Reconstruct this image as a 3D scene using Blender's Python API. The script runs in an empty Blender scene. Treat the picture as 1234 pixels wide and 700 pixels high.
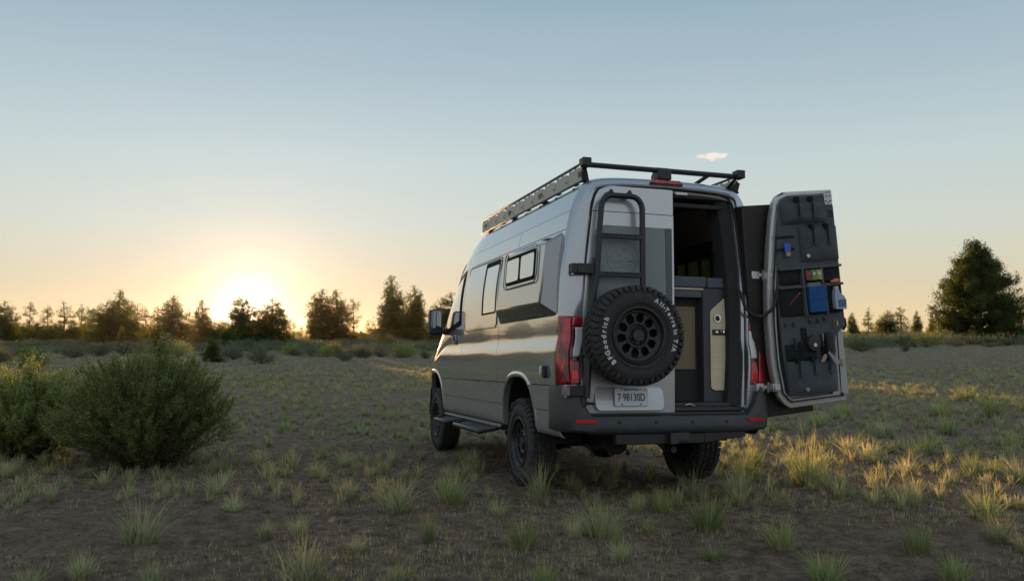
import bpy, math, random
import numpy as np
from mathutils import Matrix, Vector, noise
R_=math.radians
sc=bpy.context.scene
col=sc.collection
# ------------------------------------------------------------------ camera
CH=1.44; F=1046.0
cam=bpy.data.objects.new('camera',bpy.data.cameras.new('camera')); col.objects.link(cam); sc.camera=cam
cam.location=(0,0,CH); cam.rotation_euler=(R_(90+2.846),0,0)
cam.data.sensor_width=36; cam.data.lens=F/1234*36; cam.data.clip_end=30000; cam.data.clip_start=.1
cam.data.dof.use_dof=True; cam.data.dof.focus_distance=8.3; cam.data.dof.aperture_fstop=2.8
# ------------------------------------------------------------------ sky and sun
SUN_AZ=-16.86; SUN_EL=1.64
sdir=Vector((math.sin(R_(SUN_AZ))*math.cos(R_(SUN_EL)),math.cos(R_(SUN_AZ))*math.cos(R_(SUN_EL)),math.sin(R_(SUN_EL))))
world=bpy.data.worlds.new('World'); sc.world=world; world.use_nodes=True
wt=world.node_tree; wn=wt.nodes; wl=wt.links
bg=wn['Background']; bg.inputs[1].default_value=.086
def wmath(op,a,b=None,c=None,clamp=False):
    n=wn.new('ShaderNodeMath'); n.operation=op; n.use_clamp=clamp
    for i,v in enumerate((a,b,c)):
        if v is None: continue
        if isinstance(v,(int,float)): n.inputs[i].default_value=v
        else: wl.new(v,n.inputs[i])
    return n.outputs[0]
def wmix(f,a,b,mode='MIX'):
    n=wn.new('ShaderNodeMix'); n.data_type='RGBA'; n.blend_type=mode; n.clamp_result=False
    for i,v in ((0,f),(6,a),(7,b)):
        if isinstance(v,(int,float)): n.inputs[i].default_value=v
        elif isinstance(v,tuple): n.inputs[i].default_value=(*v,1)
        else: wl.new(v,n.inputs[i])
    return n.outputs[2]
sky=wn.new('ShaderNodeTexSky'); sky.sky_type='NISHITA'; sky.sun_disc=False
sky.sun_elevation=R_(SUN_EL); sky.sun_rotation=R_(SUN_AZ); sky.dust_density=.5; sky.air_density=1; sky.ozone_density=1
tc=wn.new('ShaderNodeTexCoord'); sep=wn.new('ShaderNodeSeparateXYZ'); wl.new(tc.outputs['Generated'],sep.inputs[0])
elev=wmath('MULTIPLY',wmath('ARCSINE',sep.outputs[2]),180/math.pi)
def ramp(fac,stops):
    n=wn.new('ShaderNodeValToRGB'); wl.new(fac,n.inputs[0]); e=n.color_ramp.elements
    while len(e)<len(stops): e.new(.5)
    for k,(p,c) in zip(e,stops): k.position=p; k.color=(*c,1)
    return n.outputs[0]
# evening sky: clear air, yellow at the horizon, pale above, grey blue overhead (elevation 0-90 on 0-1)
grad=ramp(wmath('DIVIDE',elev,90.0,clamp=True),[(0,(.70,.49,.24)),(.013,(.67,.53,.32)),(.035,(.57,.505,.36)),(.075,(.50,.53,.475)),(.122,(.43,.51,.52)),(.18,(.325,.415,.47)),(.235,(.245,.345,.415)),(.5,(.25,.345,.44)),(1,(.25,.33,.43))])
dot=wn.new('ShaderNodeVectorMath'); dot.operation='DOT_PRODUCT'; wl.new(tc.outputs['Generated'],dot.inputs[0]); dot.inputs[1].default_value=sdir
ang=wmath('MULTIPLY',wmath('ARCCOSINE',wmath('MINIMUM',dot.outputs['Value'],.9999999)),180/math.pi)
def glow(amp,width,c,p=1):
    g=wmath('MULTIPLY',wmath('EXPONENT',wmath('MULTIPLY',wmath('POWER',wmath('DIVIDE',ang,width),p),-1.0)),amp)
    n=wn.new('ShaderNodeVectorMath'); n.operation='SCALE'; n.inputs[0].default_value=c; wl.new(g,n.inputs[3]); return n.outputs[0]
def vadd(a,b):
    n=wn.new('ShaderNodeVectorMath'); n.operation='ADD'; wl.new(a,n.inputs[0]); wl.new(b,n.inputs[1]); return n.outputs[0]
# the side of the sky away from the sun: blue grey haze
anti=ramp(wmath('DIVIDE',elev,90.0,clamp=True),[(0,(.42,.43,.47)),(.035,(.47,.485,.51)),(.10,(.50,.53,.56)),(.25,(.40,.48,.55)),(.5,(.27,.355,.44)),(1,(.25,.33,.43))])
hd_=wn.new('ShaderNodeVectorMath'); hd_.operation='DOT_PRODUCT'; wl.new(tc.outputs['Generated'],hd_.inputs[0]); hd_.inputs[1].default_value=(sdir.x,sdir.y,0)
mrr=wn.new('ShaderNodeMapRange'); mrr.interpolation_type='SMOOTHSTEP'; mrr.inputs[1].default_value=.55; mrr.inputs[2].default_value=-.35; wl.new(hd_.outputs['Value'],mrr.inputs[0])
grad=wmix(mrr.outputs[0],grad,anti)
nsc=wn.new('ShaderNodeVectorMath'); nsc.operation='SCALE'; wl.new(sky.outputs[0],nsc.inputs[0]); nsc.inputs[3].default_value=.1
skyc=wmix(.035,grad,nsc.outputs[0])
# the small lit cloud scrap and faint low streaks
def cloud_dir(px,py):
    v=Vector(((px-617)/F,1,(402-py)/F)); v.normalize(); return v
cd=cloud_dir(861,187)
mp=wn.new('ShaderNodeMapping'); mp.inputs['Scale'].default_value=(34,34,120); wl.new(tc.outputs['Generated'],mp.inputs[0])
cn=wn.new('ShaderNodeTexNoise'); cn.inputs['Scale'].default_value=3.2; cn.inputs['Detail'].default_value=4; wl.new(mp.outputs[0],cn.inputs[0])
dd=wn.new('ShaderNodeVectorMath'); dd.operation='SUBTRACT'; wl.new(tc.outputs['Generated'],dd.inputs[0]); dd.inputs[1].default_value=cd
ds=wn.new('ShaderNodeVectorMath'); ds.operation='MULTIPLY'; wl.new(dd.outputs[0],ds.inputs[0]); ds.inputs[1].default_value=(62,62,210)
dl=wn.new('ShaderNodeVectorMath'); dl.operation='LENGTH'; wl.new(ds.outputs[0],dl.inputs[0])
cm=wmath('MULTIPLY',wmath('SUBTRACT',wmath('MULTIPLY',cn.outputs[0],2.0),dl.outputs['Value']),2.5,clamp=True)
skyc=wmix(wmath('MULTIPLY',cm,.6),skyc,(.92,.74,.62))
ci=wn.new('ShaderNodeMapping'); ci.inputs['Scale'].default_value=(2.2,2.2,16); ci.inputs['Rotation'].default_value=(0,.06,.3); wl.new(tc.outputs['Generated'],ci.inputs[0])
cz=wn.new('ShaderNodeTexNoise'); cz.inputs['Scale'].default_value=1.6; cz.inputs['Detail'].default_value=5; wl.new(ci.outputs[0],cz.inputs[0])
skyc=wmix(wmath('MULTIPLY',wmath('SUBTRACT',cz.outputs[0],.45,clamp=True),.10),skyc,(.66,.60,.56))
skyc=vadd(vadd(vadd(skyc,glow(.09,12,(1,.95,1.0))),glow(.17,3.0,(1,.82,.74),1.5)),glow(4.5,.70,(1,.84,.56)))
sc10=wn.new('ShaderNodeVectorMath'); sc10.operation='SCALE'; wl.new(skyc,sc10.inputs[0]); sc10.inputs[3].default_value=10.0
wl.new(sc10.outputs[0],bg.inputs[0])
sun=bpy.data.objects.new('sun',bpy.data.lights.new('sun','SUN')); col.objects.link(sun)
sun.data.energy=5; sun.data.angle=R_(.5); sun.data.color=(1,.52,.20)
sun.rotation_euler=sdir.to_track_quat('Z','Y').to_euler()
sc.view_settings.view_transform='Standard'; sc.view_settings.look='None'; sc.view_settings.exposure=.58; sc.view_settings.gamma=1
sc.render.engine='CYCLES'
sc.cycles.max_bounces=7; sc.cycles.volume_bounces=0; sc.cycles.diffuse_bounces=3; sc.cycles.transparent_max_bounces=8; sc.cycles.caustics_reflective=False; sc.cycles.caustics_refractive=False
sc.cycles.use_denoising=True; sc.cycles.sample_clamp_indirect=6
# ------------------------------------------------------------------ materials
def new_mat(name):
    m=bpy.data.materials.new(name); m.use_nodes=True; return m,m.node_tree.nodes,m.node_tree.links,m.node_tree.nodes['Principled BSDF']
def simple(name,c,rough=.5,metal=0,coat=0,noise_amt=.0,nscale=30,bump=0,bscale=120,spec=.5,trans=0,emit=None,sheen=0):
    m,n,l,b=new_mat(name)
    b.inputs['Base Color'].default_value=(*c,1); b.inputs['Roughness'].default_value=rough; b.inputs['Metallic'].default_value=metal
    b.inputs['Coat Weight'].default_value=coat; b.inputs['Coat Roughness'].default_value=.04; b.inputs['Specular IOR Level'].default_value=spec
    b.inputs['Transmission Weight'].default_value=trans; b.inputs['Sheen Weight'].default_value=sheen
    co=n.new('ShaderNodeTexCoord')
    if noise_amt>0:
        t=n.new('ShaderNodeTexNoise'); t.inputs['Scale'].default_value=nscale; t.inputs['Detail'].default_value=5; l.new(co.outputs['Object'],t.inputs[0])
        mx=n.new('ShaderNodeMix'); mx.data_type='RGBA'
        mx.inputs[6].default_value=(*[v*(1-noise_amt) for v in c],1); mx.inputs[7].default_value=(*[min(1,v*(1+noise_amt)) for v in c],1)
        l.new(t.outputs[0],mx.inputs[0]); l.new(mx.outputs[2],b.inputs['Base Color'])
    if bump>0:
        t=n.new('ShaderNodeTexNoise'); t.inputs['Scale'].default_value=bscale; t.inputs['Detail'].default_value=3; l.new(co.outputs['Object'],t.inputs[0])
        bp=n.new('ShaderNodeBump'); bp.inputs['Strength'].default_value=bump; bp.inputs['Distance'].default_value=.01; l.new(t.outputs[0],bp.inputs['Height']); l.new(bp.outputs[0],b.inputs['Normal'])
    return m
def paint(name,c,metal=.55,rough=.32,dust=.5):
    """metallic car paint; road dust gathers low on the body"""
    m,n,l,b=new_mat(name)
    co=n.new('ShaderNodeTexCoord'); sp=n.new('ShaderNodeSeparateXYZ'); l.new(co.outputs['Object'],sp.inputs[0])
    t=n.new('ShaderNodeTexNoise'); t.inputs['Scale'].default_value=5; t.inputs['Detail'].default_value=7; t.inputs['Roughness'].default_value=.65; l.new(co.outputs['Object'],t.inputs[0])
    mr=n.new('ShaderNodeMapRange'); mr.inputs[1].default_value=1.05; mr.inputs[2].default_value=.5; mr.inputs[3].default_value=.03; mr.inputs[4].default_value=1; l.new(sp.outputs[2],mr.inputs[0])
    mu=n.new('ShaderNodeMath'); mu.operation='MULTIPLY'; l.new(mr.outputs[0],mu.inputs[0]); l.new(t.outputs[0],mu.inputs[1])
    mu2=n.new('ShaderNodeMath'); mu2.operation='MULTIPLY'; l.new(mu.outputs[0],mu2.inputs[0]); mu2.inputs[1].default_value=dust*1.6; mu2.use_clamp=True
    mx=n.new('ShaderNodeMix'); mx.data_type='RGBA'; mx.inputs[6].default_value=(*c,1); mx.inputs[7].default_value=(.17,.145,.11,1); l.new(mu2.outputs[0],mx.inputs[0]); l.new(mx.outputs[2],b.inputs['Base Color'])
    def mixv(a,bv,sock):
        r=n.new('ShaderNodeMapRange'); r.inputs[3].default_value=a; r.inputs[4].default_value=bv; l.new(mu2.outputs[0],r.inputs[0]); l.new(r.outputs[0],b.inputs[sock])
    mixv(metal,.05,'Metallic'); mixv(rough,.75,'Roughness'); mixv(1,.1,'Coat Weight'); mixv(.02,.4,'Coat Roughness'); b.inputs['Coat IOR'].default_value=1.8
    w=n.new('ShaderNodeTexNoise'); w.inputs['Scale'].default_value=1.6; w.inputs['Detail'].default_value=1; l.new(co.outputs['Object'],w.inputs[0])
    bp=n.new('ShaderNodeBump'); bp.inputs['Strength'].default_value=.07; bp.inputs['Distance'].default_value=.02; l.new(w.outputs[0],bp.inputs['Height']); l.new(bp.outputs[0],b.inputs['Coat Normal']); l.new(bp.outputs[0],b.inputs['Normal'])
    return m
PAINT=paint('grey_paint',(.40,.425,.45),metal=.62,rough=.19,dust=.75)
PAINT_DOOR=paint('door_paint',(.52,.53,.53),metal=.6,dust=.35,rough=.36)
FLARE=paint('flare_fibreglass',(.23,.24,.255),metal=.8,rough=.26,dust=.15)
BLACKP=simple('black_plastic',(.022,.023,.024),.5,noise_amt=.3,bump=.15,bscale=300)
BUMPER=simple('bumper_plastic',(.045,.048,.05),.48,noise_amt=.35,nscale=9,bump=.2,bscale=260)
SEAL=simple('window_rubber',(.012,.012,.013),.85,spec=.15)
POWDER=simple('powder_coat',(.02,.021,.022),.42,bump=.1,bscale=400)
RUBBER=simple('rubber',(.036,.034,.032),.78,noise_amt=.45,nscale=14,bump=.3,bscale=150)
RIMM=simple('rim_black',(.035,.035,.036),.36,metal=.35)
DARK=simple('underbody_dark',(.012,.011,.011),.8,noise_amt=.4)
GLASS=simple('tinted_glass',(.45,.46,.46),.03,metal=.85,coat=1)
SILVER=simple('silver_metal',(.5,.5,.5),.35,metal=.9)
CHROME=simple('chrome',(.75,.75,.75),.12,metal=1)
FABRIC=simple('charcoal_fabric',(.092,.106,.108),.95,noise_amt=.25,nscale=180,bump=.6,bscale=500,sheen=.15)
FABRIC2=simple('darker_fabric',(.070,.083,.088),.9,noise_amt=.3,nscale=60,bump=.6,bscale=350,sheen=.15)
MESHF=simple('pocket_mesh',(.016,.018,.019),.95,bump=.5,bscale=600)
LINING=simple('interior_felt',(.045,.044,.042),.98,noise_amt=.3,nscale=90,bump=.4,bscale=400)
HEADL=simple('headliner',(.30,.25,.18),.95,noise_amt=.2,bump=.2)
MATTR=simple('speckled_cushion',(.12,.135,.155),.9,noise_amt=.35,nscale=120,bump=.3,bscale=500)
COVER=simple('window_cover',(.24,.265,.26),.5,noise_amt=.15,nscale=60,bump=.1,bscale=500)
WHITE=simple('white_ink',(.72,.72,.70),.7,noise_amt=.25,nscale=40)
WHITEP=simple('white_plastic',(.7,.7,.68),.4)
DOORIN=paint('door_inner_paint',(.52,.52,.49),metal=.2,rough=.35,dust=.2)
def wood(name,c):
    m,n,l,b=new_mat(name); co=n.new('ShaderNodeTexCoord'); mp=n.new('ShaderNodeMapping'); mp.inputs['Scale'].default_value=(3,3,60); l.new(co.outputs['Object'],mp.inputs[0])
    t=n.new('ShaderNodeTexNoise'); t.inputs['Scale'].default_value=2; t.inputs['Detail'].default_value=6; l.new(mp.outputs[0],t.inputs[0])
    mx=n.new('ShaderNodeMix'); mx.data_type='RGBA'; mx.inputs[6].default_value=(*[v*.75 for v in c],1); mx.inputs[7].default_value=(*[v*1.2 for v in c],1); l.new(t.outputs[0],mx.inputs[0]); l.new(mx.outputs[2],b.inputs['Base Color']); b.inputs['Roughness'].default_value=.45
    return m
BIRCH=wood('birch_panel',(.80,.66,.43)); PLY=wood('dim_plywood',(.24,.175,.095))
def lens(name,c,c2):
    m,n,l,b=new_mat(name); co=n.new('ShaderNodeTexCoord'); mp=n.new('ShaderNodeMapping'); mp.inputs['Scale'].default_value=(1,1,.35); l.new(co.outputs['Object'],mp.inputs[0])
    t=n.new('ShaderNodeTexNoise'); t.inputs['Scale'].default_value=22; t.inputs['Detail'].default_value=2; l.new(mp.outputs[0],t.inputs[0])
    cr=n.new('ShaderNodeValToRGB'); cr.color_ramp.elements[0].position=.4; cr.color_ramp.elements[1].position=.62; cr.color_ramp.elements[0].color=(*c2,1); cr.color_ramp.elements[1].color=(*c,1)
    l.new(t.outputs[0],cr.inputs[0]); l.new(cr.outputs[0],b.inputs['Base Color']); b.inputs['Roughness'].default_value=.15; b.inputs['Coat Weight'].default_value=1; b.inputs['Coat Roughness'].default_value=.02; b.inputs['Metallic'].default_value=.1
    return m
REDL=lens('red_lens',(.60,.012,.018),(.10,.003,.005)); REDB=simple('bright_red_lens',(.75,.01,.01),.15,coat=1,metal=.3); CLEARL=simple('clear_lens',(.75,.77,.74),.3,coat=1,metal=.1)
m,n,l,b=new_mat('green_tint_glass'); GREENG=m
tr=n.new('ShaderNodeBsdfTransparent'); tr.inputs[0].default_value=(.085,.105,.062,1); gl=n.new('ShaderNodeBsdfGlossy'); gl.inputs[1].default_value=.03
ms=n.new('ShaderNodeMixShader'); ms.inputs[0].default_value=.06; l.new(tr.outputs[0],ms.inputs[1]); l.new(gl.outputs[0],ms.inputs[2]); l.new(ms.outputs[0],n['Material Output'].inputs[0])
# ------------------------------------------------------------------ mesh helpers
def tag(o,label=None,cat=None,group=None,kind=None):
    if label: o['label']=label
    if cat: o['category']=cat
    if group: o['group']=group
    if kind: o['kind']=kind
    return o
def empty(name,loc=(0,0,0),parent=None):
    o=bpy.data.objects.new(name,None); col.objects.link(o); o.location=loc; o.empty_display_size=.2
    if parent: o.parent=parent
    return o
def frame(a,b):
    """orthonormal frame with z along b-a"""
    z=(Vector(b)-Vector(a)).normalized(); u=z.cross(Vector((0,0,1)))
    if u.length<1e-4: u=Vector((1,0,0))
    u.normalize(); return u,z.cross(u),z
class MB:
    def __init__(s): s.v=[]; s.f=[]; s.m=[]; s.mi=0
    def add(s,vs,fs):
        k=len(s.v); s.v+=[tuple(p) for p in vs]; s.f+=[tuple(i+k for i in f) for f in fs]; s.m+=[s.mi]*len(fs); return k
    def box(s,lo,hi,mat=None):
        x0,y0,z0=[min(a,b) for a,b in zip(lo,hi)]; x1,y1,z1=[max(a,b) for a,b in zip(lo,hi)]
        vs=[(x,y,z) for z in (z0,z1) for y in (y0,y1) for x in (x0,x1)]
        if mat is not None: vs=[mat@Vector(v) for v in vs]
        s.add(vs,[(0,2,3,1),(4,5,7,6),(0,1,5,4),(2,6,7,3),(0,4,6,2),(1,3,7,5)]); return s
    def hexa(s,vs):  # 8 points: bottom quad, top quad (both same winding)
        s.add(vs,[(3,2,1,0),(4,5,6,7),(0,1,5,4),(1,2,6,5),(2,3,7,6),(3,0,4,7)]); return s
    def tube(s,pts,r,n=10,cap=True,closed=False):
        pts=[Vector(p) for p in pts]; rs=r if isinstance(r,(list,tuple)) else [r]*len(pts)
        rings=[]; up=None
        for i,p in enumerate(pts):
            a=pts[i-1] if (i or closed) else p; c=pts[(i+1)%len(pts)] if (i<len(pts)-1 or closed) else p
            d=(c-a).normalized()
            if up is None:
                up=d.cross(Vector((0,0,1)));
                if up.length<.05: up=d.cross(Vector((1,0,0)))
            up=(up-d*up.dot(d)).normalized(); w=d.cross(up)
            rings.append([p+(up*math.cos(2*math.pi*k/n)+w*math.sin(2*math.pi*k/n))*rs[i] for k in range(n)])
        vs=[q for g in rings for q in g]; fs=[]
        L=len(rings)
        for i in range(L if closed else L-1):
            for k in range(n):
                a=i*n+k; b_=i*n+(k+1)%n; j=((i+1)%L)*n
                fs.append((a,b_,j+(k+1)%n,j+k))
        if cap and not closed: fs+= [tuple(range(n))[::-1],tuple((L-1)*n+k for k in range(n))]
        s.add(vs,fs); return s
    def lathe(s,prof,n=48,axis='y',c=(0,0,0),closed=False):
        """prof: (radius, along axis)"""
        vs=[]
        for r,h in prof:
            for k in range(n):
                t=2*math.pi*k/n; a,b_=r*math.cos(t),r*math.sin(t)
                p={'y':(a,h,b_),'x':(h,a,b_),'z':(a,b_,h)}[axis]; vs.append((p[0]+c[0],p[1]+c[1],p[2]+c[2]))
        fs=[]; L=len(prof)
        for i in range(L if closed else L-1):
            for k in range(n):
                j=(i+1)%L; fs.append((i*n+k,i*n+(k+1)%n,j*n+(k+1)%n,j*n+k))
        s.add(vs,fs); return s
    def prism(s,poly,fn,d):
        """poly 2d points; fn(u,v,depth)->3d; depth 0..d"""
        n=len(poly); s.add([fn(u,v,0) for u,v in poly]+[fn(u,v,d) for u,v in poly],[tuple(range(n))[::-1],tuple(range(n,2*n))]+[(i,(i+1)%n,n+(i+1)%n,n+i) for i in range(n)]); return s
    def grid(s,rows,flip=False):
        n=len(rows[0]); k=s.add([p for r in rows for p in r],[]); fs=[]
        for i in range(len(rows)-1):
            for j in range(n-1):
                q=(k+i*n+j,k+i*n+j+1,k+(i+1)*n+j+1,k+(i+1)*n+j); fs.append(q[::-1] if flip else q)
        s.f+=fs; s.m+=[s.mi]*len(fs); return s
    def build(s,name,mat,parent=None,smooth=35,bevel=0,kind=None):
        me=bpy.data.meshes.new(name); me.from_pydata(s.v,[],s.f)
        mats=mat if isinstance(mat,(list,tuple)) else [mat]
        for q in mats: me.materials.append(q)
        if len(mats)>1: me.polygons.foreach_set('material_index',s.m)
        me.update(); me.validate()
        if smooth:
            me.polygons.foreach_set('use_smooth',[True]*len(me.polygons)); me.set_sharp_from_angle(angle=R_(smooth))
        o=bpy.data.objects.new(name,me); col.objects.link(o)
        if parent: o.parent=parent
        if bevel:
            bv=o.modifiers.new('bevel','BEVEL'); bv.width=bevel; bv.segments=2; bv.limit_method='ANGLE'; bv.angle_limit=R_(40)
        if kind: o['kind']=kind
        return o
def np_mesh(name,verts,faces,mat,smooth=False):
    """faces: (M,k) array of one polygon size"""
    me=bpy.data.meshes.new(name); verts=np.asarray(verts,np.float32); faces=np.asarray(faces,np.int32); M,k=faces.shape
    me.vertices.add(len(verts)); me.vertices.foreach_set('co',verts.ravel())
    me.loops.add(M*k); me.loops.foreach_set('vertex_index',faces.ravel())
    me.polygons.add(M); me.polygons.foreach_set('loop_start',np.arange(0,M*k,k,dtype=np.int32)); me.polygons.foreach_set('loop_total',np.full(M,k,np.int32))
    me.polygons.foreach_set('use_smooth',np.full(M,smooth)); me.update(calc_edges=True); me.materials.append(mat)
    return me
def link(name,me,parent=None):
    o=bpy.data.objects.new(name,me); col.objects.link(o)
    if parent: o.parent=parent
    return o
def rrect(cx,cy,hw,hh,r,n=5):
    pts=[]
    for sx,sy,a0 in ((1,1,0),(-1,1,90),(-1,-1,180),(1,-1,270)):
        for k in range(n+1):
            t=R_(a0+90*k/n); pts.append((cx+sx*(hw-r)+r*math.cos(t),cy+sy*(hh-r)+r*math.sin(t)))
    return pts
# ------------------------------------------------------------------ the camper van (x forward, y left, z up, origin under the rear axle)
VM=Matrix(((-.299289,-.954136,.007096,.980414),(.953601,-.298849,.03654,8.519595),(-.032743,.017703,.999307,0),(0,0,0,1)))
van=empty('camper_van'); van.matrix_world=VM
tag(van,'grey high-roof camper van with open rear door, roof rack and rear ladder','van')
HP=[(.90,.52),(.955,.56),(.972,.74),(.985,.96),(.991,1.1),(.991,1.235),(.986,1.285),(.974,1.335),(.970,1.37),(.970,1.54),(.955,1.9),(.91,2.2),(.862,2.44),(.80,2.60),(.735,2.685),(.62,2.727),(.4,2.748),(0,2.757)]
def catmull(P,n=14):
    out=[]; P=[np.array(p,float) for p in P]
    for i in range(len(P)-1):
        a=P[max(i-1,0)];b=P[i];c=P[i+1];d=P[min(i+2,len(P)-1)]
        for k in range(n):
            t=k/n; out.append(.5*((2*b)+(c-a)*t+(2*a-5*b+4*c-d)*t*t+(-a+3*b-3*c+d)*t**3))
    out.append(P[-1]); return np.array(out)
HC=catmull(HP); HL=np.r_[0,np.cumsum(np.hypot(*np.diff(HC,axis=0).T))]; HL/=HL[-1]
def hs(s): return float(np.interp(s,HL,HC[:,0])),float(np.interp(s,HL,HC[:,1]))
def s_of_z(z): return float(np.interp(z,HC[:,1],HL))
def interp(x,xs,ys): return float(np.interp(x,xs,ys))
ZTX=catmull([(1.6,2.757),(1.95,2.755),(2.2,2.72),(2.45,2.63),(2.8,2.38),(3.1,2.08),(3.42,1.72),(3.65,1.48),(3.8,1.40),(4.3,1.24),(4.58,1.08),(4.67,.95)],8)
def ZT(x): return interp(x,ZTX[:,0],ZTX[:,1])
def ZL(x): return interp(x,[2.6,3.2,3.65,4.3,4.67],[1.5,1.3,1.15,.95,.75])
def WX(x): return 1-.30*max(0,(x-3.45)/1.22)**2.3
def bp_(x,s,side=1,off=0):
    y,z=hs(s); zl=ZL(x)
    if z>zl: z=zl+(z-zl)*(ZT(x)-zl)/(2.757-zl)
    y*=WX(x)
    if off:
        y1,z1=hs(min(1,s+.004)); y0,z0=hs(max(0,s-.004)); ty_,tz_=y1-y0,z1-z0; L=math.hypot(ty_,tz_); y+=off*tz_/L; z-=off*ty_/L
    return (x,y*side,z)
def s_at(x,z):
    zl=ZL(x)
    if z>zl: z=zl+(z-zl)*(2.757-zl)/(ZT(x)-zl)
    return s_of_z(z)
def surf(x,z,side=1,off=0): return bp_(x,s_at(x,z),side,off)
def arch(x,z,cx,g=0):
    a,b=.51+g,.60+g
    return (abs(x-cx)/a)**2.7+(max(0,z-.43)/b)**2.7 if z>.43 else (abs(x-cx)/a)**2.7
def patch(name,x0,x1,s0,s1,mat,side=1,parent=None,off=0,gap=.004,arches=(),rect=None,fl=.018,dx=.05,ds=None,build=True,mb=None):
    parent=parent or van
    nx=max(2,int(abs(x1-x0)/dx)); xs=list(np.linspace(x0+gap,x1-gap,nx+1))
    gs=gap/ (HC[-1][1]*1.05+.9)
    ns=max(2,int((s1-s0)/ (ds or .009))); ss=list(np.linspace(s0+gs,s1-gs,ns+1))
    if rect:
        xs=sorted([x for x in xs if min(abs(x-rect[0]),abs(x-rect[1]))>.02]+[rect[0],rect[1]])
        r0,r1=s_of_z(rect[2]),s_of_z(rect[3]); ss=sorted([q for q in ss if min(abs(q-r0),abs(q-r1))>.006]+[r0,r1])
    mb=mb or MB(); V={}
    P=[[list(bp_(x,s,side,off)) for s in ss] for x in xs]
    dead=set()
    for cx in arches:
        for i,x in enumerate(xs):
            for j in range(len(ss)):
                z=P[i][j][2]
                if arch(x,z,cx)<1: dead.add((i,j,cx))
    deadij={(i,j) for i,j,_ in dead}
    quads=[]
    for i in range(len(xs)-1):
        for j in range(len(ss)-1):
            c=[(i,j),(i+1,j),(i+1,j+1),(i,j+1)]
            if all(q in deadij for q in c): continue
            if rect and rect[0]-.001<=xs[i] and xs[i+1]<=rect[1]+.001 and r0-.0001<=ss[j] and ss[j+1]<=r1+.0001: continue
            quads.append(c)
    used={q for c in quads for q in c}
    for (i,j,cx) in dead:
        if (i,j) in used:   # slide the vertex out to the arch line
            x,z=xs[i],P[i][j][2]; k=1/max(.05,arch(x,z,cx))**(1/2.7)
            nxv=cx+(x-cx)*k; nz=.43+(z-.43)*k if z>.43 else z
            P[i][j][0]=nxv; P[i][j][2]=nz
    base=len(mb.v); idx={}
    for q in used: idx[q]=len(mb.v); mb.v.append(tuple(P[q[0]][q[1]]))
    for c in quads:
        f=tuple(idx[q] for q in c); mb.f.append(f if side<0 else f[::-1]); mb.m.append(mb.mi)
    # edge returns turned inward
    from collections import Counter
    ed=Counter()
    for c in quads:
        for a,b_ in zip(c,c[1:]+c[:1]): ed[frozenset((a,b_))]+=1
    inner={}
    def inn(q):
        if q not in inner:
            p=P[q[0]][q[1]]; s=ss[q[1]]; w=max(0,min(1,(s-.62)/.25))
            inner[q]=len(mb.v); mb.v.append((p[0],p[1]-side*fl*(1-w),p[2]-fl*w))
        return inner[q]
    for c in quads:
        for a,b_ in zip(c,c[1:]+c[:1]):
            if ed[frozenset((a,b_))]==1:
                f=(idx[b_],idx[a],inn(a),inn(b_)); mb.f.append(f if side<0 else f[::-1]); mb.m.append(mb.mi)
    if build: return mb.build(name,mat,parent,smooth=50)
    return mb
S=s_of_z
WB=3.665; XR=-1.07
sb,sm,sM,su,sr=S(.525),S(.745),S(.957),S(2.275),S(2.435)
# left side, panel by panel with real gaps
for nm,x0,x1 in (('quarter_panel_lower',XR,-.02),('sill_panel',.02,.68),('sill_panel',.68,2.18),('sill_panel',2.18,3.14)):
    patch(nm,x0,x1,sb,sm,PAINT,arches=(0,WB),dx=.03,gap=.003)
for x0,x1 in ((XR,-.02),(.02,.68),(.68,2.18),(2.18,3.14)):
    patch('side_moulding',x0,x1,sm,sM,PAINT,arches=(0,WB),off=.014,dx=.03,gap=.004)
patch('quarter_panel',XR,.68,sM,su,PAINT,arches=(0,),dx=.03)
patch('side_panel',.68,2.18,sM,su,PAINT)
cab=patch('cab_door',2.18,3.14,sM,su,PAINT,arches=(WB,),dx=.04)
patch('front_wing',3.14,4.67,S(.525),S(1.9),PAINT,arches=(WB,),dx=.03,gap=.003)
patch('high_roof_side',XR,.25,su,sr,PAINT); patch('high_roof_side',.25,2.18,su,sr,PAINT); patch('high_roof_side',2.18,3.14,su,sr,PAINT)
# right side: longer panels, with the window opening through the wall
WR=(-.40,.36,1.97,2.19)
patch('quarter_panel',XR,.68,S(.525),su,PAINT,side=-1,arches=(0,),dx=.03,rect=WR)
patch('sliding_door',.68,2.18,S(.525),su,PAINT,side=-1)
patch('cab_door',2.18,3.14,S(.525),su,PAINT,side=-1,arches=(WB,),dx=.04)
patch('front_wing',3.14,4.67,S(.525),S(1.9),PAINT,side=-1,arches=(WB,),dx=.03)
patch('high_roof_side',XR,3.14,su,sr,PAINT,side=-1)
# roof and windscreen: one skin across
mb=MB(); xs=list(np.linspace(XR,4.66,90)); rows=[]
for x in xs:
    s0=sr if x<3.14 else S(1.9)
    ss=np.linspace(s0,1,16); row=[bp_(x,s,1) for s in ss]; row+= [bp_(x,s,-1) for s in ss[::-1][1:]]; rows.append(row)
mb.grid(rows); roof=mb.build('roof',PAINT,van,smooth=60)
mb=MB(); rows=[]
for x in np.linspace(2.62,3.66,16):
    ss=np.linspace(S(2.50),1,12); rows.append([bp_(x,s,1,.012) for s in ss]+[bp_(x,s,-1,.012) for s in ss[::-1][1:]])
mb.grid(rows); mb.build('windscreen',GLASS,van)
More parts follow.
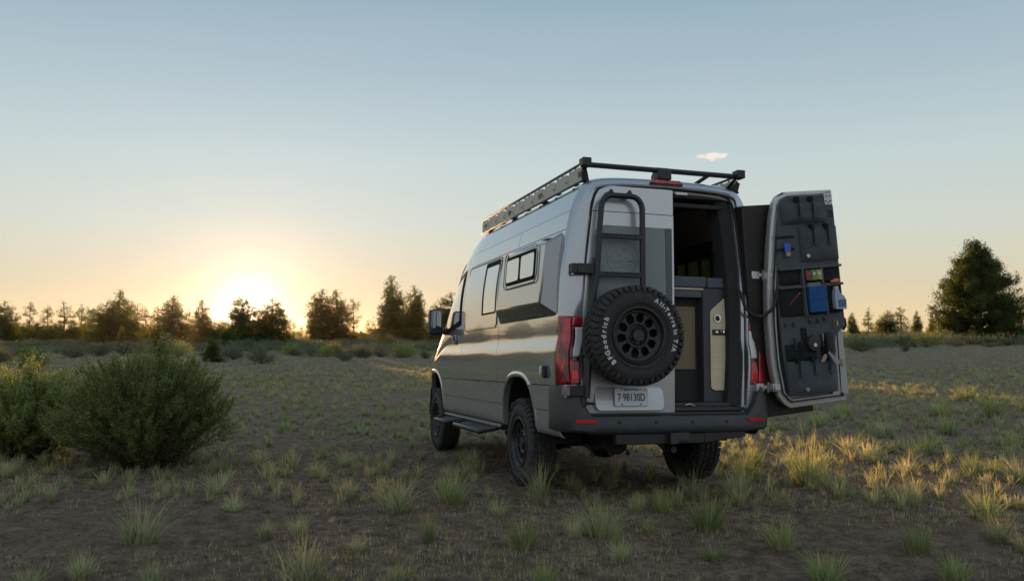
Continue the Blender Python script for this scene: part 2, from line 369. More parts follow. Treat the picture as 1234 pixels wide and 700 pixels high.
# nose
mb=MB(); n=24; pts=[bp_(4.665,s,1) for s in np.linspace(.0,1,n)]; pts=pts+[(p[0],-p[1],p[2]) for p in pts[::-1]]
mb.add([(4.72,0,.75)]+pts,[(0,i,i+1) for i in range(1,len(pts))]+[(0,len(pts),1)]); mb.build('nose_panel',PAINT,van,smooth=60)
mb=MB(); mb.box((4.62,-.75,.42),(4.80,.75,.66)); mb.build('front_bumper',BLACKP,van,bevel=.03)
mb=MB(); mb.box((4.66,-.42,.72),(4.745,.42,.98)); mb.build('grille',BLACKP,van,bevel=.02)
for sy in (-1,1):
    mb=MB(); mb.box((4.5,sy*.50,.80),(4.70,sy*.72,1.0)); mb.build('headlight',CLEARL,van,bevel=.03)
# inner shell: felt lining, seen through the open door
def inner_shell():
    mb=MB()
    for side in (1,-1):
        patch('x',XR+.03,3.1,S(.56),1.0,None,side=side,off=-.05,gap=0,arches=(0,),rect=WR if side<0 else None,fl=.001,dx=.12,ds=.04,build=False,mb=mb)
    o=mb.build('interior_lining',LINING,van,smooth=50); return o
inner_shell()
mb=MB(); mb.box((-1.10,-.9,.70),(3.1,.9,.76)); mb.build('cargo_floor',LINING,van)
mb=MB(); mb.prism([(-.9,.76),(.9,.76),(.88,2.0),(.78,2.42),(.6,2.6),(-.6,2.6),(-.78,2.42),(-.88,2.0)],lambda u,v,d:(1.9+d,u,v),.03); mb.build('bulkhead',LINING,van)
# wheel housings
for cx in (0,WB):
    for side in (1,-1):
        mb=MB(); rows=[]
        for k in range(15):
            t=math.pi*k/14; rows.append([(cx+.56*math.cos(t),side*y,.43+.66*math.sin(t)) for y in (.93*WX(cx),.55)])
        mb.grid(rows); k0=mb.add([(r[1]) for r in rows]+[(cx+.56,side*.55,.1),(cx-.56,side*.55,.1)],[tuple(range(17))[:15]]); mb.build('wheel_housing',DARK,van,smooth=50)
        # arch lip
        mb=MB(); pts=[]
        a,b_=.505,.595
        for k in range(41):
            t=math.pi*k/40; c,s_=math.cos(t),math.sin(t); e=2/2.7
            x=cx+a*math.copysign(abs(c)**e,c); z=.43+b_*abs(s_)**e
            pts.append((x,z))
        pts=[(pts[0][0],.535)]+[p for p in pts if p[1]>.54]+[(pts[-1][0],.535)]
        rows=[]
        for (x,z) in pts:
            nx,nz=(x-cx),(z-.43); L=math.hypot(nx,nz); nx/=L; nz/=L
            def y_at(q,zz): return surf(q,min(max(zz,.53),1.4),1)[1]
            y0=y_at(x,z)
            rows.append([(x-nx*.004,side*(y0-.05),z-nz*.004),(x-nx*.004,side*(y0+.006),z-nz*.004),(x+nx*.006,side*(y0+.010),z+nz*.006),(x+nx*.026,side*(y_at(x+nx*.026,z+nz*.026)+.0095),z+nz*.026),(x+nx*.050,side*(y_at(x+nx*.05,z+nz*.05)-.003),z+nz*.05)])
        mb.grid(rows,flip=side>0); mb.build('wheel_arch',PAINT,van,smooth=50)
# rounded-rectangle trim pieces that follow the side
def rrpatch(name,xc,zc,hw,hh,r,off,mat,side=1,parent=None,depth=.02,shear=0,n=14):
    mb=MB(); us=np.linspace(-1,1,n+1); rows=[]
    zs=list(np.linspace(-hh,-hh+r,5))+list(np.linspace(-hh+r,hh-r,8))[1:-1]+list(np.linspace(hh-r,hh,5))
    for z in zs:
        d=max(0,abs(z)-(hh-r)); w=hw-r+math.sqrt(max(0,r*r-d*d)); rows.append([surf(xc+u*w+shear*z,zc+z,side,off) for u in us])
    mb.grid(rows,flip=side<0)
    B_=[r_[0] for r_ in rows]+rows[-1][1:]+[r_[-1] for r_ in rows[::-1]][1:]+rows[0][::-1][1:-1]
    k=mb.add(B_+[(p[0],p[1]-side*depth,p[2]) for p in B_],[]); N=len(B_)
    for i in range(N):
        f=(k+i,k+(i+1)%N,k+N+(i+1)%N,k+N+i); mb.f.append(f); mb.m.append(0)
    return mb.build(name,mat,parent or van,smooth=45)
wp=rrpatch('window_recess_panel',1.40,1.885,.64,.355,.05,.007,PAINT)
wf=rrpatch('side_window',1.06,1.95,.27,.285,.03,.011,SEAL)
rrpatch('pane',1.03,1.93,.225,.248,.02,.0135,GLASS,parent=wf,depth=.004)
mb=MB(); mb.tube([surf(u,w_,1,.006) for u,w_ in rrect(1.40,1.885,.655,.37,.06)],.0035,5,closed=True); mb.build('panel_groove',RUBBER,van)
def quadpatch(name,c,off,mat,side=1,parent=None,n=10):
    """c: four (x,z): rear-bottom, front-bottom, front-top, rear-top"""
    mb=MB(); rows=[]
    for i in range(n+1):
        t=i/n; a=[c[0][k]*(1-t)+c[3][k]*t for k in (0,1)]; b_=[c[1][k]*(1-t)+c[2][k]*t for k in (0,1)]
        rows.append([surf(a[0]*(1-u)+b_[0]*u,a[1]*(1-u)+b_[1]*u,side,off) for u in np.linspace(0,1,n+1)])
    mb.grid(rows,flip=side<0); return mb.build(name,mat,parent or van,smooth=60)
for side in (1,-1):
    cw=quadpatch('cab_window',[(2.27,1.60),(3.17,1.50),(2.83,2.15),(2.29,2.27)],.006,SEAL,side)
    quadpatch('pane',[(2.34,1.655),(3.07,1.56),(2.77,2.08),(2.36,2.19)],.010,GLASS,side,cw)
# side seams of the sheet above the sill are real gaps; door handle and fuel/shore flap
def bump_on_side(name,x,z,hw,hh,mat,out=.02,parent=None):
    mb=MB(); y=surf(x,z)[1]; mb.prism(rrect(x,z,hw,hh,min(hw,hh)*.9),lambda u,v,d:(u,y-.004+d,v),out); return mb.build(name,mat,parent or van,bevel=.004)
dh=bump_on_side('door_handle',2.52,1.43,.07,.055,BLACKP,.008); mb=MB(); mb.tube([(2.52+.072*math.cos(t),.985,1.43+.057*math.sin(t)) for t in np.linspace(0,2*math.pi,20)[:-1]],.007,6,closed=True); mb.build('handle_ring',PAINT,dh)
mb=MB(); mb.tube([(2.575,.985,1.44),(2.55,1.0,1.445),(2.49,1.0,1.445),(2.465,.985,1.44)],.010); mb.build('grip',BLACKP,dh)
sp_=bump_on_side('shore_power_inlet',-.83,1.07,.032,.055,BLACKP,.035); mb=MB(); mb.prism(rrect(-.815,1.085,.016,.034,.014),lambda u,v,d:(u,1.0+.03+d,v),.012); mb.build('cover_cap',WHITEP,sp_)
# bed flare: the fibreglass pod with a slider window
fl_b=[(-1.03,1.535),(.66,1.53),(.66,2.26),(-.98,2.27)]
FO=1.085; fl_o=[(-.90,1.645),(.40,1.655),(.24,2.20),(-1.00,2.165)]
mb=MB(); base=[surf(x,z,1,-.01) for x,z in fl_b]; outer=[(x,FO if z<1.9 else FO-.035,z) for x,z in fl_o]
def lerp(a,b,t): return tuple(p+(q-p)*t for p,q in zip(a,b))
mb.add(base+outer,[(4,7,6,5),(0,1,5,4)[::-1],(1,2,6,5)[::-1],(2,3,7,6)[::-1],(3,0,4,7)[::-1]])
fl_=mb.build('bed_flare',FLARE,van,smooth=20,bevel=.018)
def fpt(x,z,d): return (x,FO-.035*(z-1.65)/.53+d,z)
mb=MB(); mb.prism(rrect(-.335,2.013,.43,.135,.05),lambda u,v,d:fpt(u,v,d-.002),.016); ff=mb.build('flare_window',SEAL,fl_,bevel=.003)
# sub-parts of the flare stop at this level: frame ring, two panes, centre bar
mb=MB(); mb.prism(rrect(-.555,2.01,.185,.105,.03),lambda u,v,d:fpt(u,v,d+.014),.003); mb.build('pane',GLASS,fl_)
mb=MB(); mb.prism(rrect(-.125,2.01,.185,.105,.03),lambda u,v,d:fpt(u,v,d+.014),.003); mb.build('pane',GLASS,fl_)
mb=MB(); mb.tube([fpt(u,v,.012) for u,v in rrect(-.33,2.015,.475,.17,.06)],.006,6,closed=True); mb.build('window_seal',FLARE,fl_)
# mirror
for side in (1,-1):
    mir=empty('door_mirror',(0,0,0),van); MG=bpy.data.materials.get('mirror_glass') or simple('mirror_glass',(.30,.34,.37),.05,metal=.9)
    mb=MB(); mb.prism(rrect(1.115*side,1.665,.085,.165,.04),lambda u,v,d:(2.98+d*(1-.0),u,v),.14); mb.build('mirror_housing',BLACKP,mir,bevel=.03)
    mb=MB(); mb.prism(rrect(1.118*side,1.70,.064,.11,.025),lambda u,v,d:(2.975+d,u,v),.006); mb.build('mirror_glass',MG,mir)
    mb=MB(); mb.tube([(3.05,side*.93,1.56),(3.04,side*1.02,1.545),(3.04,side*1.1,1.545)],[.055,.04,.045],10); mb.build('mirror_arm',BLACKP,mir)
# ---------------- rear frame and corner pillars
mb=MB()
ssr=list(np.linspace(S(.60),.999,60))
def inset(s,ix,inn):
    y,z=hs(s); y1,z1=hs(min(1,s+.004)); y0,z0=hs(max(0,s-.004)); t=np.array([y1-y0,z1-z0]); t/=np.hypot(*t)
    return (ix,y-t[1]*inn,z+t[0]*inn)
def ins_open(s):
    z=hs(s)[1]; return float(np.interp(z,[.5,.9,1.9,2.4,2.6,2.7,2.76],[.205,.205,.185,.155,.115,.09,.085]))
prof=[]
for side in (1,-1):
    rows=[]
    for s in ssr:
        io=ins_open(s); row=[bp_(XR,s,1)]
        for k in range(1,7):
            t=math.pi/2*k/6; row.append(inset(s,XR-.075*math.sin(t),.075*(1-math.cos(t))*min(1,io/.11)))
        row.append(inset(s,XR-.092,io-.012)); row.append(inset(s,XR-.09,io)); row.append(inset(s,XR-.06,io+.004)); row.append(inset(s,XR-.055,io+.035)); row.append(inset(s,XR+.05,io+.04))
        rows.append([(p[0],p[1]*side,p[2]) for p in row])
    mb.grid(rows,flip=side<0)
mb.build('rear_pillar',PAINT,van,smooth=45)
# rubber seal round the opening
OY=lambda z: interp(z,[.7,.9,1.54,1.9,2.2,2.44,2.56,2.62,2.65],[.775,.782,.79,.772,.735,.705,.675,.635,.56])
seal=[(OY(z)-.005,z) for z in (.79,1.0,1.3,1.6,1.9,2.2,2.4,2.52,2.58)]+[(.62,2.625),(.54,2.65),(.3,2.662),(0,2.668)]
seal=seal+[(-a,b_) for a,b_ in seal[::-1][1:]]
mb=MB(); mb.tube([(-1.13,a,b_) for a,b_ in seal],.013,8); mb.build('door_seal',RUBBER,van)
# black inner trim of the jamb on the right, felt covered
mb=MB(); rows=[]
for z in np.linspace(.78,2.62,26):
    y=OY(z)-.012; w=.115+.05*max(0,(1.2-z))
    rows.append([(-1.10,-y,z),(-1.095,-y+w*.5,z),(-1.06,-y+w,z),(-.9,-y+w+.01,z)])
mb.grid(rows); mb.build('jamb_trim',LINING,van)
mb=MB(); mb.box((-1.12,-.60,2.60),(-.95,.62,2.655)); mb.box((-1.10,-.58,2.52),(-1.0,.58,2.56)); mb.build('header_trim',LINING,van,bevel=.01)
mb=MB(); mb.box((-1.135,-.22,2.622),(-1.115,-.10,2.65)); mb.build('striker_plate',SILVER,van,bevel=.003)
DRED=simple('smoked_red',(.06,.004,.005),.15,coat=1)
# tail lights (left and right), modelled over the corner pillar
for side in (1,-1):
    tl=empty('tail_light',(0,0,0),van)
    def strip(name,za,zb,ia,ib,mat,push=.012,taper=None):
        mb=MB(); rows=[]
        for z in np.linspace(za,zb,22):
            s=S(z); row=[]; b0,b1=ia,(ib if taper is None else ib+(taper-ib)*(z-za)/(zb-za))
            for k in range(9):
                u=b0+(b1-b0)*k/8    # 0..1 corner, 1..2 flat
                if u<1: t=math.pi/2*u; p=inset(s,XR-.075*math.sin(t)-push*math.sin(t),.075*(1-math.cos(t))-push*math.cos(t))
                else: p=inset(s,XR-.075-push-.015*(u-1),.075+(u-1)*.115)
                row.append((p[0],p[1]*side,p[2]))
            rows.append(row)
        mb.grid(rows,flip=side<0)
        o_=mb.build(name,mat,tl,smooth=60); so=o_.modifiers.new('thick','SOLIDIFY'); so.thickness=.006; so.offset=-1; return o_
    strip('light_housing',.962,1.535,.03,1.93,DRED,.006)
    strip('red_lens',.965,1.53,.05,1.15,REDL,.012)
    strip('red_lens',.965,1.17,1.17,1.90,REDL,.012); strip('red_lens',1.45,1.53,1.17,1.90,REDL,.012)
    strip('bright_lens',1.0,1.085,1.22,1.82,REDB,.015)
    strip('clear_lens',1.20,1.44,1.38,1.9,CLEARL,.013)
    strip('dark_lens',1.18,1.445,1.17,1.36,DRED,.0125)
# third brake light and camera pod on the roof edge
mb=MB(); mb.prism([(.16,0),(-.17,0),(-.13,.035),(.12,.035)],lambda u,v,d:(-1.165+d,u,2.705+v),.09); mb.build('brake_light',REDL,van,bevel=.006)
mb=MB(); mb.prism([(-1.17,2.735),(-1.02,2.745),(-1.0,2.775),(-1.06,2.835),(-1.13,2.85),(-1.165,2.83)],lambda u,v,d:(u,-.05+d,v+.006),.13); mb.build('camera_pod',BLACKP,van,bevel=.012)
# ---------------- bumper
mb=MB(); plan=[(-.94,1.003),(-1.06,1.0),(-1.13,.985),(-1.195,.94),(-1.235,.87),(-1.25,.80),(-1.257,.74),(-1.26,.68),(-1.262,.5),(-1.265,.25),(-1.266,0)]
plan=plan+[(x,-y) for x,y in plan[::-1][1:]]
rows=[]
for x,y in plan:
    ay=abs(y); top=.958 if ay>.86 else (.715+(.958-.715)*max(0,(ay-.735)/.125)**1.6 if ay>.735 else .715)
    bot=.565+.03*max(0,(ay-.7)/.3); nx=-1.0 if ay<.95 else -.4; L=max(.03,top-bot)
    w=x if ay<.9 else x
    inx=min(x+.17,-.98) if ay<.9 else x; iny=y if ay<.9 else y*.93
    rows.append([(x+.10 if ay<.9 else x,y*.97,bot-.01),(x+.02,y*.995,bot),(x-.004,y*1.002,bot+.02),(x-.010,y*1.004,bot+L*.35),(x-.006,y*1.003,bot+L*.62),(x+.004,y,top-.03),(x+.012,y*.998,top-.008),(x+.03,y*.99,top),(inx,iny,top-.002),(inx,iny*.99,top-.05)])
mb.grid(rows); bump_=mb.build('rear_bumper',BUMPER,van,smooth=40)
mb=MB(); mb.box((-1.2,-.74,.716),(-1.02,.74,.735)); mb.build('step_plate',BUMPER,bump_,bevel=.005)
for sy in (1,-1):
    mb=MB(); mb.prism([(sy*(.705+.17*k/8),.685) for k in range(9)]+[(sy*(.875-.17*k/8),.659) for k in range(9)],lambda u,v,d:(interp(abs(u),[.68,.74,.80,.87,.94],[-1.271,-1.268,-1.261,-1.246,-1.21])+.006-d,u,v),.010); mb.build('reflector',REDB,bump_)
for y in (.5,.17,-.17,-.5):
    mb=MB(); mb.lathe([(0,-1.279),(.011,-1.278),(.012,-1.266)],14,'x',(0,y,.66)); mb.build('parking_sensor',BLACKP,bump_)
# cargo lip inside the opening
mb=MB(); mb.box((-1.13,-.775,.742),(-1.04,-.075,.775)); mb.box((-1.07,-.77,.775),(-.98,-.08,.812)); mb.build('loading_sill',BUMPER,van,bevel=.006)
mb=MB(); mb.tube([(-1.09,-.20,.79),(-1.1,-.24,.80),(-1.10,-.27,.785),(-1.08,-.30,.785)],.008,8); mb.build('floor_latch',SILVER,van)
# tow bar
tb=empty('tow_bar',(0,0,0),van)
mb=MB(); mb.box((-1.24,-.30,.478),(-1.16,.52,.562)); mb.hexa([(-1.24,-.70,.525),(-1.16,-.70,.525),(-1.16,-.30,.478),(-1.24,-.30,.478),(-1.24,-.70,.572),(-1.16,-.70,.572),(-1.16,-.302,.585),(-1.24,-.302,.585)]); mb.build('cross_bar',POWDER,tb,bevel=.006)
mb=MB(); mb.box((-1.30,-.02,.478),(-1.17,.05,.57)); mb.box((-1.27,-.14,.50),(-1.2,-.02,.572)); mb.build('receiver',simple('worn_steel',(.06,.06,.06),.5,metal=.5),tb,bevel=.004)
mb=MB(); mb.tube([(-1.0,.05,.50),(-1.0,-.05,.40),(-1.02,-.1,.42)],.02,8); mb.lathe([(.0,-.012),(.03,-.012),(.03,.012),(0,.012)],16,'x',(-1.05,-.1,.41)); mb.build('tow_hook',POWDER,tb)
# underbody
mb=MB(); mb.box((-1.0,-.8,.60),(4.5,.8,.70)); mb.build('floor_pan',DARK,van)
mb=MB(); mb.box((-1.0,.42,.50),(4.3,.5,.62)); mb.box((-1.0,-.5,.50),(4.3,-.42,.62)); mb.build('chassis_rail',DARK,van)
for cx in (0,WB):
    mb=MB(); mb.tube([(cx,-.78,.41),(cx,.78,.41)],.055,14); mb.lathe([(0,-.17),(.10,-.14),(.165,-.05),(.17,.05),(.12,.13),(0,.16)],20,'x',(cx-.02,.10,.41)); mb.build('axle',DARK,van)
mb=MB(); mb.tube([(-.9,.36,.46),(-.5,.36,.46)],.10,16); mb.tube([(-1.0,.30,.50),(-.8,.45,.42),(-.5,.45,.4),(0,.42,.45)],.03,10); mb.build('exhaust',DARK,van)
for sy in (1,-1):
    mb=MB(); mb.tube([(-.55,sy*.60,.56),(-.1,sy*.60,.36),(.5,sy*.60,.5)],.03,8); mb.tube([(-.18,sy*.55,.36),(-.25,sy*.50,.8)],.035,8); mb.build('leaf_spring',DARK,van)
for y in (.78,.60,.42):
    mb=MB(); mb.tube([(-1.02,y*.9,.47),(-1.05,y*.9-.05,.40)],.008,6); mb.lathe([(0,-.02),(.02,-.01),(.02,.01),(0,.02)],10,'z',(-1.05,y*.9-.05,.385)); mb.build('drain_fitting',DARK,van)
# running board
rb=empty('running_board',(0,0,0),van)
mb=MB(); mb.tube([(3.05,.95,.50),(.55,.95,.505)],.032,12); mb.build('inner_rail',POWDER,rb)
for xa,xb in ((3.02,2.22),(2.02,.72)):
    mb=MB(); mb.tube([(xa,.95,.49),(xa-.10,1.12,.445),(xb+.12,1.12,.445),(xb,.95,.49)],.027,12); mb.build('outer_rail',POWDER,rb)
    mb=MB(); mb.hexa([(xa-.02,.965,.478),(xb+.02,.965,.478),(xb+.12,1.11,.44),(xa-.10,1.11,.44),(xa-.02,.965,.488),(xb+.02,.965,.488),(xb+.12,1.11,.45),(xa-.10,1.11,.45)])
    n_=int((xa-xb-.3)/.09)
    for k in range(n_):
        for q in (1.01,1.06): mb.lathe([(.016,0),(.016,.006),(.008,.006),(.008,0)],8,'z',(xb+.2+k*.09,q,.468-(q-1.01)*.25+.004))
    mb.build('tread_plate',BLACKP,rb)
for x in (2.8,1.8,.85):
    mb=MB(); mb.tube([(x,.55,.56),(x,.95,.49)],.022,8); mb.build('support_arm',POWDER,rb)
# ---------------- wheels
def tyre_mb(R0=.408,W=.255):
    """axis y, outer face at +y"""
    mb=MB(); h=W/2; r0=.222
    prof=[(r0,-h+.035),(r0+.008,-h+.02),(.27,-h+.004),(.31,-h-.002),(.345,-h+.006),(.375,-h+.022),(.388,-h+.04),(.393,-h*.5),(.395,0),(.393,h*.5),(.388,h-.04),(.375,h-.022),(.345,h-.006),(.31,h+.002),(.27,h-.004),(r0+.008,h-.02),(r0,h-.035)]
    mb.lathe(prof,72,'y')
    mb.lathe([(.262,h-.001),(.264,h+.003),(.268,h+.003),(.27,h-.001)],72,'y')
    n=46
    for k in range(n):
        t0=2*math.pi*k/n
        def P(r,y,t): return (r*math.cos(t),y,r*math.sin(t))
        for (ya,yb,ph,ta,tb_,skew) in ((.006,.052,0,.08,.92,.22),(-.052,-.006,.5,.08,.92,.22),(.060,h-.022,.25,.1,.86,-.12),(-h+.022,-.060,.75,.1,.86,-.12)):
            a=t0+(ta+ph)*2*math.pi/n; b_=t0+(tb_+ph)*2*math.pi/n; sk=skew*2*math.pi/n*2
            lo=.388;hi=R0
            mb.hexa([P(lo,ya,a),P(lo,yb,a+sk),P(lo,yb,b_+sk),P(lo,ya,b_),P(hi,ya+.003,a+.008),P(hi,yb-.003,a+sk+.008),P(hi,yb-.003,b_+sk-.008),P(hi,ya+.003,b_-.008)])
        # shoulder lugs wrapping onto the sidewall, long and short in turn
        for sd in (1,-1):
            a=t0+.1*2*math.pi/n; b_=t0+(.86)*2*math.pi/n; rin=.352 if k%2 else .366
            y1=sd*(h-.022); q=[P(R0-.001,y1,a),P(R0-.001,y1,b_),P(.386,sd*(h-.003),b_-.006),P(.386,sd*(h-.003),a+.006)]
            q2=[P(rin,sd*(h+.0015),b_-.02),P(rin,sd*(h+.0015),a+.02)]
            in_=[P(.385,sd*(h-.05),a),P(.385,sd*(h-.05),b_)]
            vs=q+q2+in_+[P(rin,sd*(h-.012),b_-.02),P(rin,sd*(h-.012),a+.02)]
            mb.add(vs,[(0,1,2,3),(3,2,4,5),(0,3,5,9,6),(1,7,8,4,2),(5,4,8,9),(0,6,7,1)])
    return mb
def rim_parts(parent,mat=None,letters=False):
    mat=mat or RIMM; h=.1275
    mb=tyre_mb(); t=mb.build('tyre',RUBBER,parent,smooth=30)
    mb=MB(); mb.lathe([(.226,h-.03),(.234,h-.012),(.232,h-.004),(.222,h-.002),(.214,h-.01),(.208,h-.035),(.200,h-.06),(.196,-h+.06),(.205,-h+.03),(.23,-h+.01)],56,'y')
    # face: ring, ten broad spokes, hub
    y0,y1=h-.082,h-.052
    mb.lathe([(.204,y0-.01),(.204,y1+.014),(.188,y1+.012),(.176,y1),(.176,y0)],56,'y')
    for k in range(10):
        t_=2*math.pi*(k+.5)/10
        M_=Matrix.Rotation(t_,4,'Y')
        poly=[(.095,-.024),(.118,-.011),(.148,-.0105),(.180,-.034),(.180,.034),(.148,.0105),(.118,.011),(.095,.024)]
        vs=[M_@Vector((u,y0,v)) for u,v in poly]+[M_@Vector((u,y1+.004*(u-.08)/.1,v)) for u,v in poly]; N=8
        mb.add(vs,[tuple(range(N))[::-1],tuple(range(N,2*N))]+[(i,(i+1)%N,N+(i+1)%N,N+i) for i in range(N)])
    mb.lathe([(.106,y0),(.106,y1+.006),(.098,y1+.009),(.088,y1+.006),(.084,y1-.002),(.072,y1+.006),(.066,y1-.004),(.052,y1-.006),(.05,y1+.012),(.046,y1+.02),(0,y1+.021)],40,'y')
    for k in range(6):
        t_=2*math.pi*k/6; mb.lathe([(.0095,y1-.006),(.0095,y1+.008),(.005,y1+.012),(0,y1+.012)],6,'y',(.06*math.cos(t_),0,.06*math.sin(t_)))
    for k in range(20):
        t_=2*math.pi*(k+.5)/20; mb.lathe([(.006,h-.036),(.006,h-.028),(0,h-.027)],6,'y',(.211*math.cos(t_),0,.211*math.sin(t_)))
    r=mb.build('rim',mat,parent,smooth=32)
    mb=MB(); mb.lathe([(.0,-.03),(.175,-.03),(.175,.0),(.0,.0)],32,'y'); mb.build('brake_disc',DARK,parent)
    return t,r
w0=empty('wheel',(0,.97-.1275,.408),van); rim_parts(w0)
def copy_kids(a,b):
    for ch in list(a.children): c=ch.copy(); col.objects.link(c); c.parent=b
for (x,sd,rt) in ((WB,1,20),(0,-1,0),(WB,-1,40)):
    w_=empty('wheel',(x,sd*(.97*(1 if x==0 else .985)-.1275),.408),van); w_.rotation_euler=(0,R_(rt),0 if sd>0 else math.pi); copy_kids(w0,w_)
# ---------------- left rear door
OYD=lambda z: interp(z,[.735,.755,.78,.86,1.14,1.5,1.8,2.2,2.44,2.56,2.62,2.652],[.665,.70,.735,.80,.842,.846,.828,.775,.735,.70,.655,.58])
def door_skin(name,sy,z0,z1,x0,mat,parent,free=-.06,inner=-1.09,gap=.007,OY=OY):
    mb=MB(); rows=[]; zs=list(np.linspace(z0,min(z1,2.5),22))+([2.54,2.57,2.595,2.615,2.63,2.643,2.652] if z1>2.6 else [])
    for z in zs:
        yo=OY(z)-gap; bul=.012*math.sin(math.pi*min(1,(z-.6)/2.2))
        ys=np.linspace(free,yo,14); row=[(inner,free,z)]
        for i,y in enumerate(ys):
            e=min(1,min(abs(y-free),abs(yo-y))/.03); ez=min(1,min(z-z0,z1-z)/.03+.15)
            row.append((x0+.010*(1-e)**2-bul,y,z))
        row.append((inner,yo,z)); rows.append([(p[0],p[1]*sy,p[2]) for p in row])
    mb.grid(rows,flip=sy<0)
    top=rows[-1]; bot=rows[0]; mb.add(top,[tuple(range(len(top)))]); mb.add(bot,[tuple(range(len(bot)))[::-1]])
    mb.add([rows[0][0],rows[-1][0],rows[-1][-1],rows[0][-1]],[(0,1,2,3)])
    return mb.build(name,mat,parent,smooth=30)
ld=empty('rear_door',(0,0,0),van); tag(ld,'closed left rear door')
door_skin('door_skin',1,.735,2.425,-1.168,PAINT_DOOR,ld); door_skin('door_skin',1,2.432,2.652,-1.163,PAINT_DOOR,ld)
def dpt(x0): return lambda u,v,d:(x0-.012*math.sin(math.pi*min(1,(v-.6)/2.2))-d,u,v)
poly=[(p[0],p[1]) for p in rrect(.345,1.76,.375,.55,.09)]
mb=MB(); 
rows=[]
for z in list(np.linspace(1.21,1.28,5))+list(np.linspace(1.3,2.2,12))+list(np.linspace(2.22,2.31,6)):
    d=max(0,z-2.22)/.09; yo=min(.735,OY(z)-.04)-.09*(1-math.sqrt(max(0,1-d*d))); d2=max(0,1.28-z)/.07; yo-=.07*(1-math.sqrt(max(0,1-d2*d2)))
    ys=np.linspace(.035,yo,8); rows.append([(-1.16,ys[0],z)]+[(-1.173-.012*math.sin(math.pi*min(1,(z-.6)/2.2)),y,z) for y in ys]+[(-1.16,yo,z)])
mb.grid(rows); mb.add(rows[-1],[tuple(range(10))]); mb.build('window_cover',COVER,ld,smooth=30)
mb=MB(); mb.prism([(-.035,1.21),(.028,1.21),(.028,2.31),(-.035,2.31)],dpt(-1.172),.003); mb.build('edge_strip',simple('cover_edge',(.11,.12,.12),.6),ld)
# round mountain emblem, thin raised outline
mb=MB(); ec=(.435,2.04); ex=-1.1875
def er(pts,r=.0011,closed=False): mb.tube([(ex,ec[0]-u,ec[1]+v) for u,v in pts],r,5,closed=closed)
er([(.145*math.cos(t),.145*math.sin(t)) for t in np.linspace(0,2*math.pi,40)[:-1]],closed=True)
er([(.03*math.cos(t)+.01,.03*math.sin(t)+.095) for t in np.linspace(0,2*math.pi,18)[:-1]],closed=True)
er([(-.135,-.03),(-.06,.055),(-.02,.01),(.05,.085),(.095,.03),(.135,-.02)]); er([(-.05,.0),(.0,-.03),(.035,.01),(.07,-.025),(.11,-.03)])
er([(-.14,-.035),(.14,-.035)]); er([(-.09,-.06),(-.03,-.05),(.0,-.068),(.06,-.058),(.1,-.07)]); er([(-.08,-.09),(.0,-.085),(.07,-.095)])
mb.build('emblem',simple('emblem_line',(.17,.19,.187),.5),ld)
# lower tray with number plate
mb=MB(); poly=rrect(.375,.852,.315,.098,.05)
mb.prism(poly,lambda u,v,d:(-1.176-(.95-v)*.22-d if d>0 else -1.165,u,v),.001); mb.build('plate_recess',PAINT_DOOR,ld,smooth=25,bevel=.004)
pl=empty('number_plate',(0,0,0),ld)
PX=-1.207
def pf(u,v,d): return (PX-(.95-v)*.10-d,u,v)
mb=MB(); mb.prism(rrect(.372,.868,.1525,.077,.012),pf,.004); mb.build('plate_sheet',simple('plate_white',(.62,.66,.68),.35,coat=.5,noise_amt=.06,nscale=12),pl)
mb=MB(); mb.tube([pf(u,v,.004) for u,v in rrect(.372,.868,.150,.0745,.01)],.0028,6,closed=True); mb.build('plate_rim',SILVER,pl)
mb=MB(); mb.prism(rrect(.245,.928,.013,.011,.002),pf,.006); mb.build('yellow_sticker',simple('yellow_sticker',(.6,.5,.12),.5),pl)
for y,z in ((.46,.928),(.29,.928),(.46,.808),(.29,.808)):
    mb=MB(); mb.lathe([(0,-.007),(.006,-.006),(.006,0)],10,'x',(PX-(.95-z)*.10-.003,y,z)); mb.build('plate_screw',DARK,pl)
def text_mesh(s,size,bold=0,ext=.001,spacing=1):
    c=bpy.data.curves.new('t','FONT'); c.body=s; c.size=size; c.extrude=ext; c.offset=bold; c.align_x='CENTER'; c.align_y='CENTER'; c.resolution_u=3; c.space_character=spacing
    o=bpy.data.objects.new('t',c); dg=bpy.context.evaluated_depsgraph_get(); col.objects.link(o); dg.update()
    me=bpy.data.meshes.new_from_object(o.evaluated_get(bpy.context.evaluated_depsgraph_get())); bpy.data.objects.remove(o); bpy.data.curves.remove(c); return me
def place_text(name,s,size,mat,parent,M_,bold=0,spacing=1,sx=1):
    me=text_mesh(s,size,bold,spacing=spacing); me.transform(Matrix.Diagonal((sx,1,1,1))); me.transform(M_); me.materials.clear(); me.materials.append(mat); return link(name,me,parent)
# text plane: text x -> -y (reads from behind), text y -> z, text normal -> -x
def TM(x,y,z,tilt=0,roll=0): return Matrix.Translation((x,y,z))@Matrix.Rotation(tilt,4,'Y')@Matrix(((0,0,-1,0),(-1,0,0,0),(0,1,0,0),(0,0,0,1)))@Matrix.Rotation(roll,4,'Z')
NUM=simple('plate_digits',(.03,.04,.06),.5)
place_text('plate_number','7·98130D',.088,NUM,pl,TM(PX-.0142,.372,.862,.0997),bold=.0009,sx=.72)
place_text('plate_state','MONTANA',.024,NUM,pl,TM(PX-.0078,.372,.927,.0997),bold=.0004,sx=1.1)
# ---------------- spare wheel with ladder frame
sw=empty('spare_wheel',(-1.405,.44,1.37),van); sw.rotation_euler=(0,R_(9),R_(90)) 
tsp,rsp=rim_parts(sw)
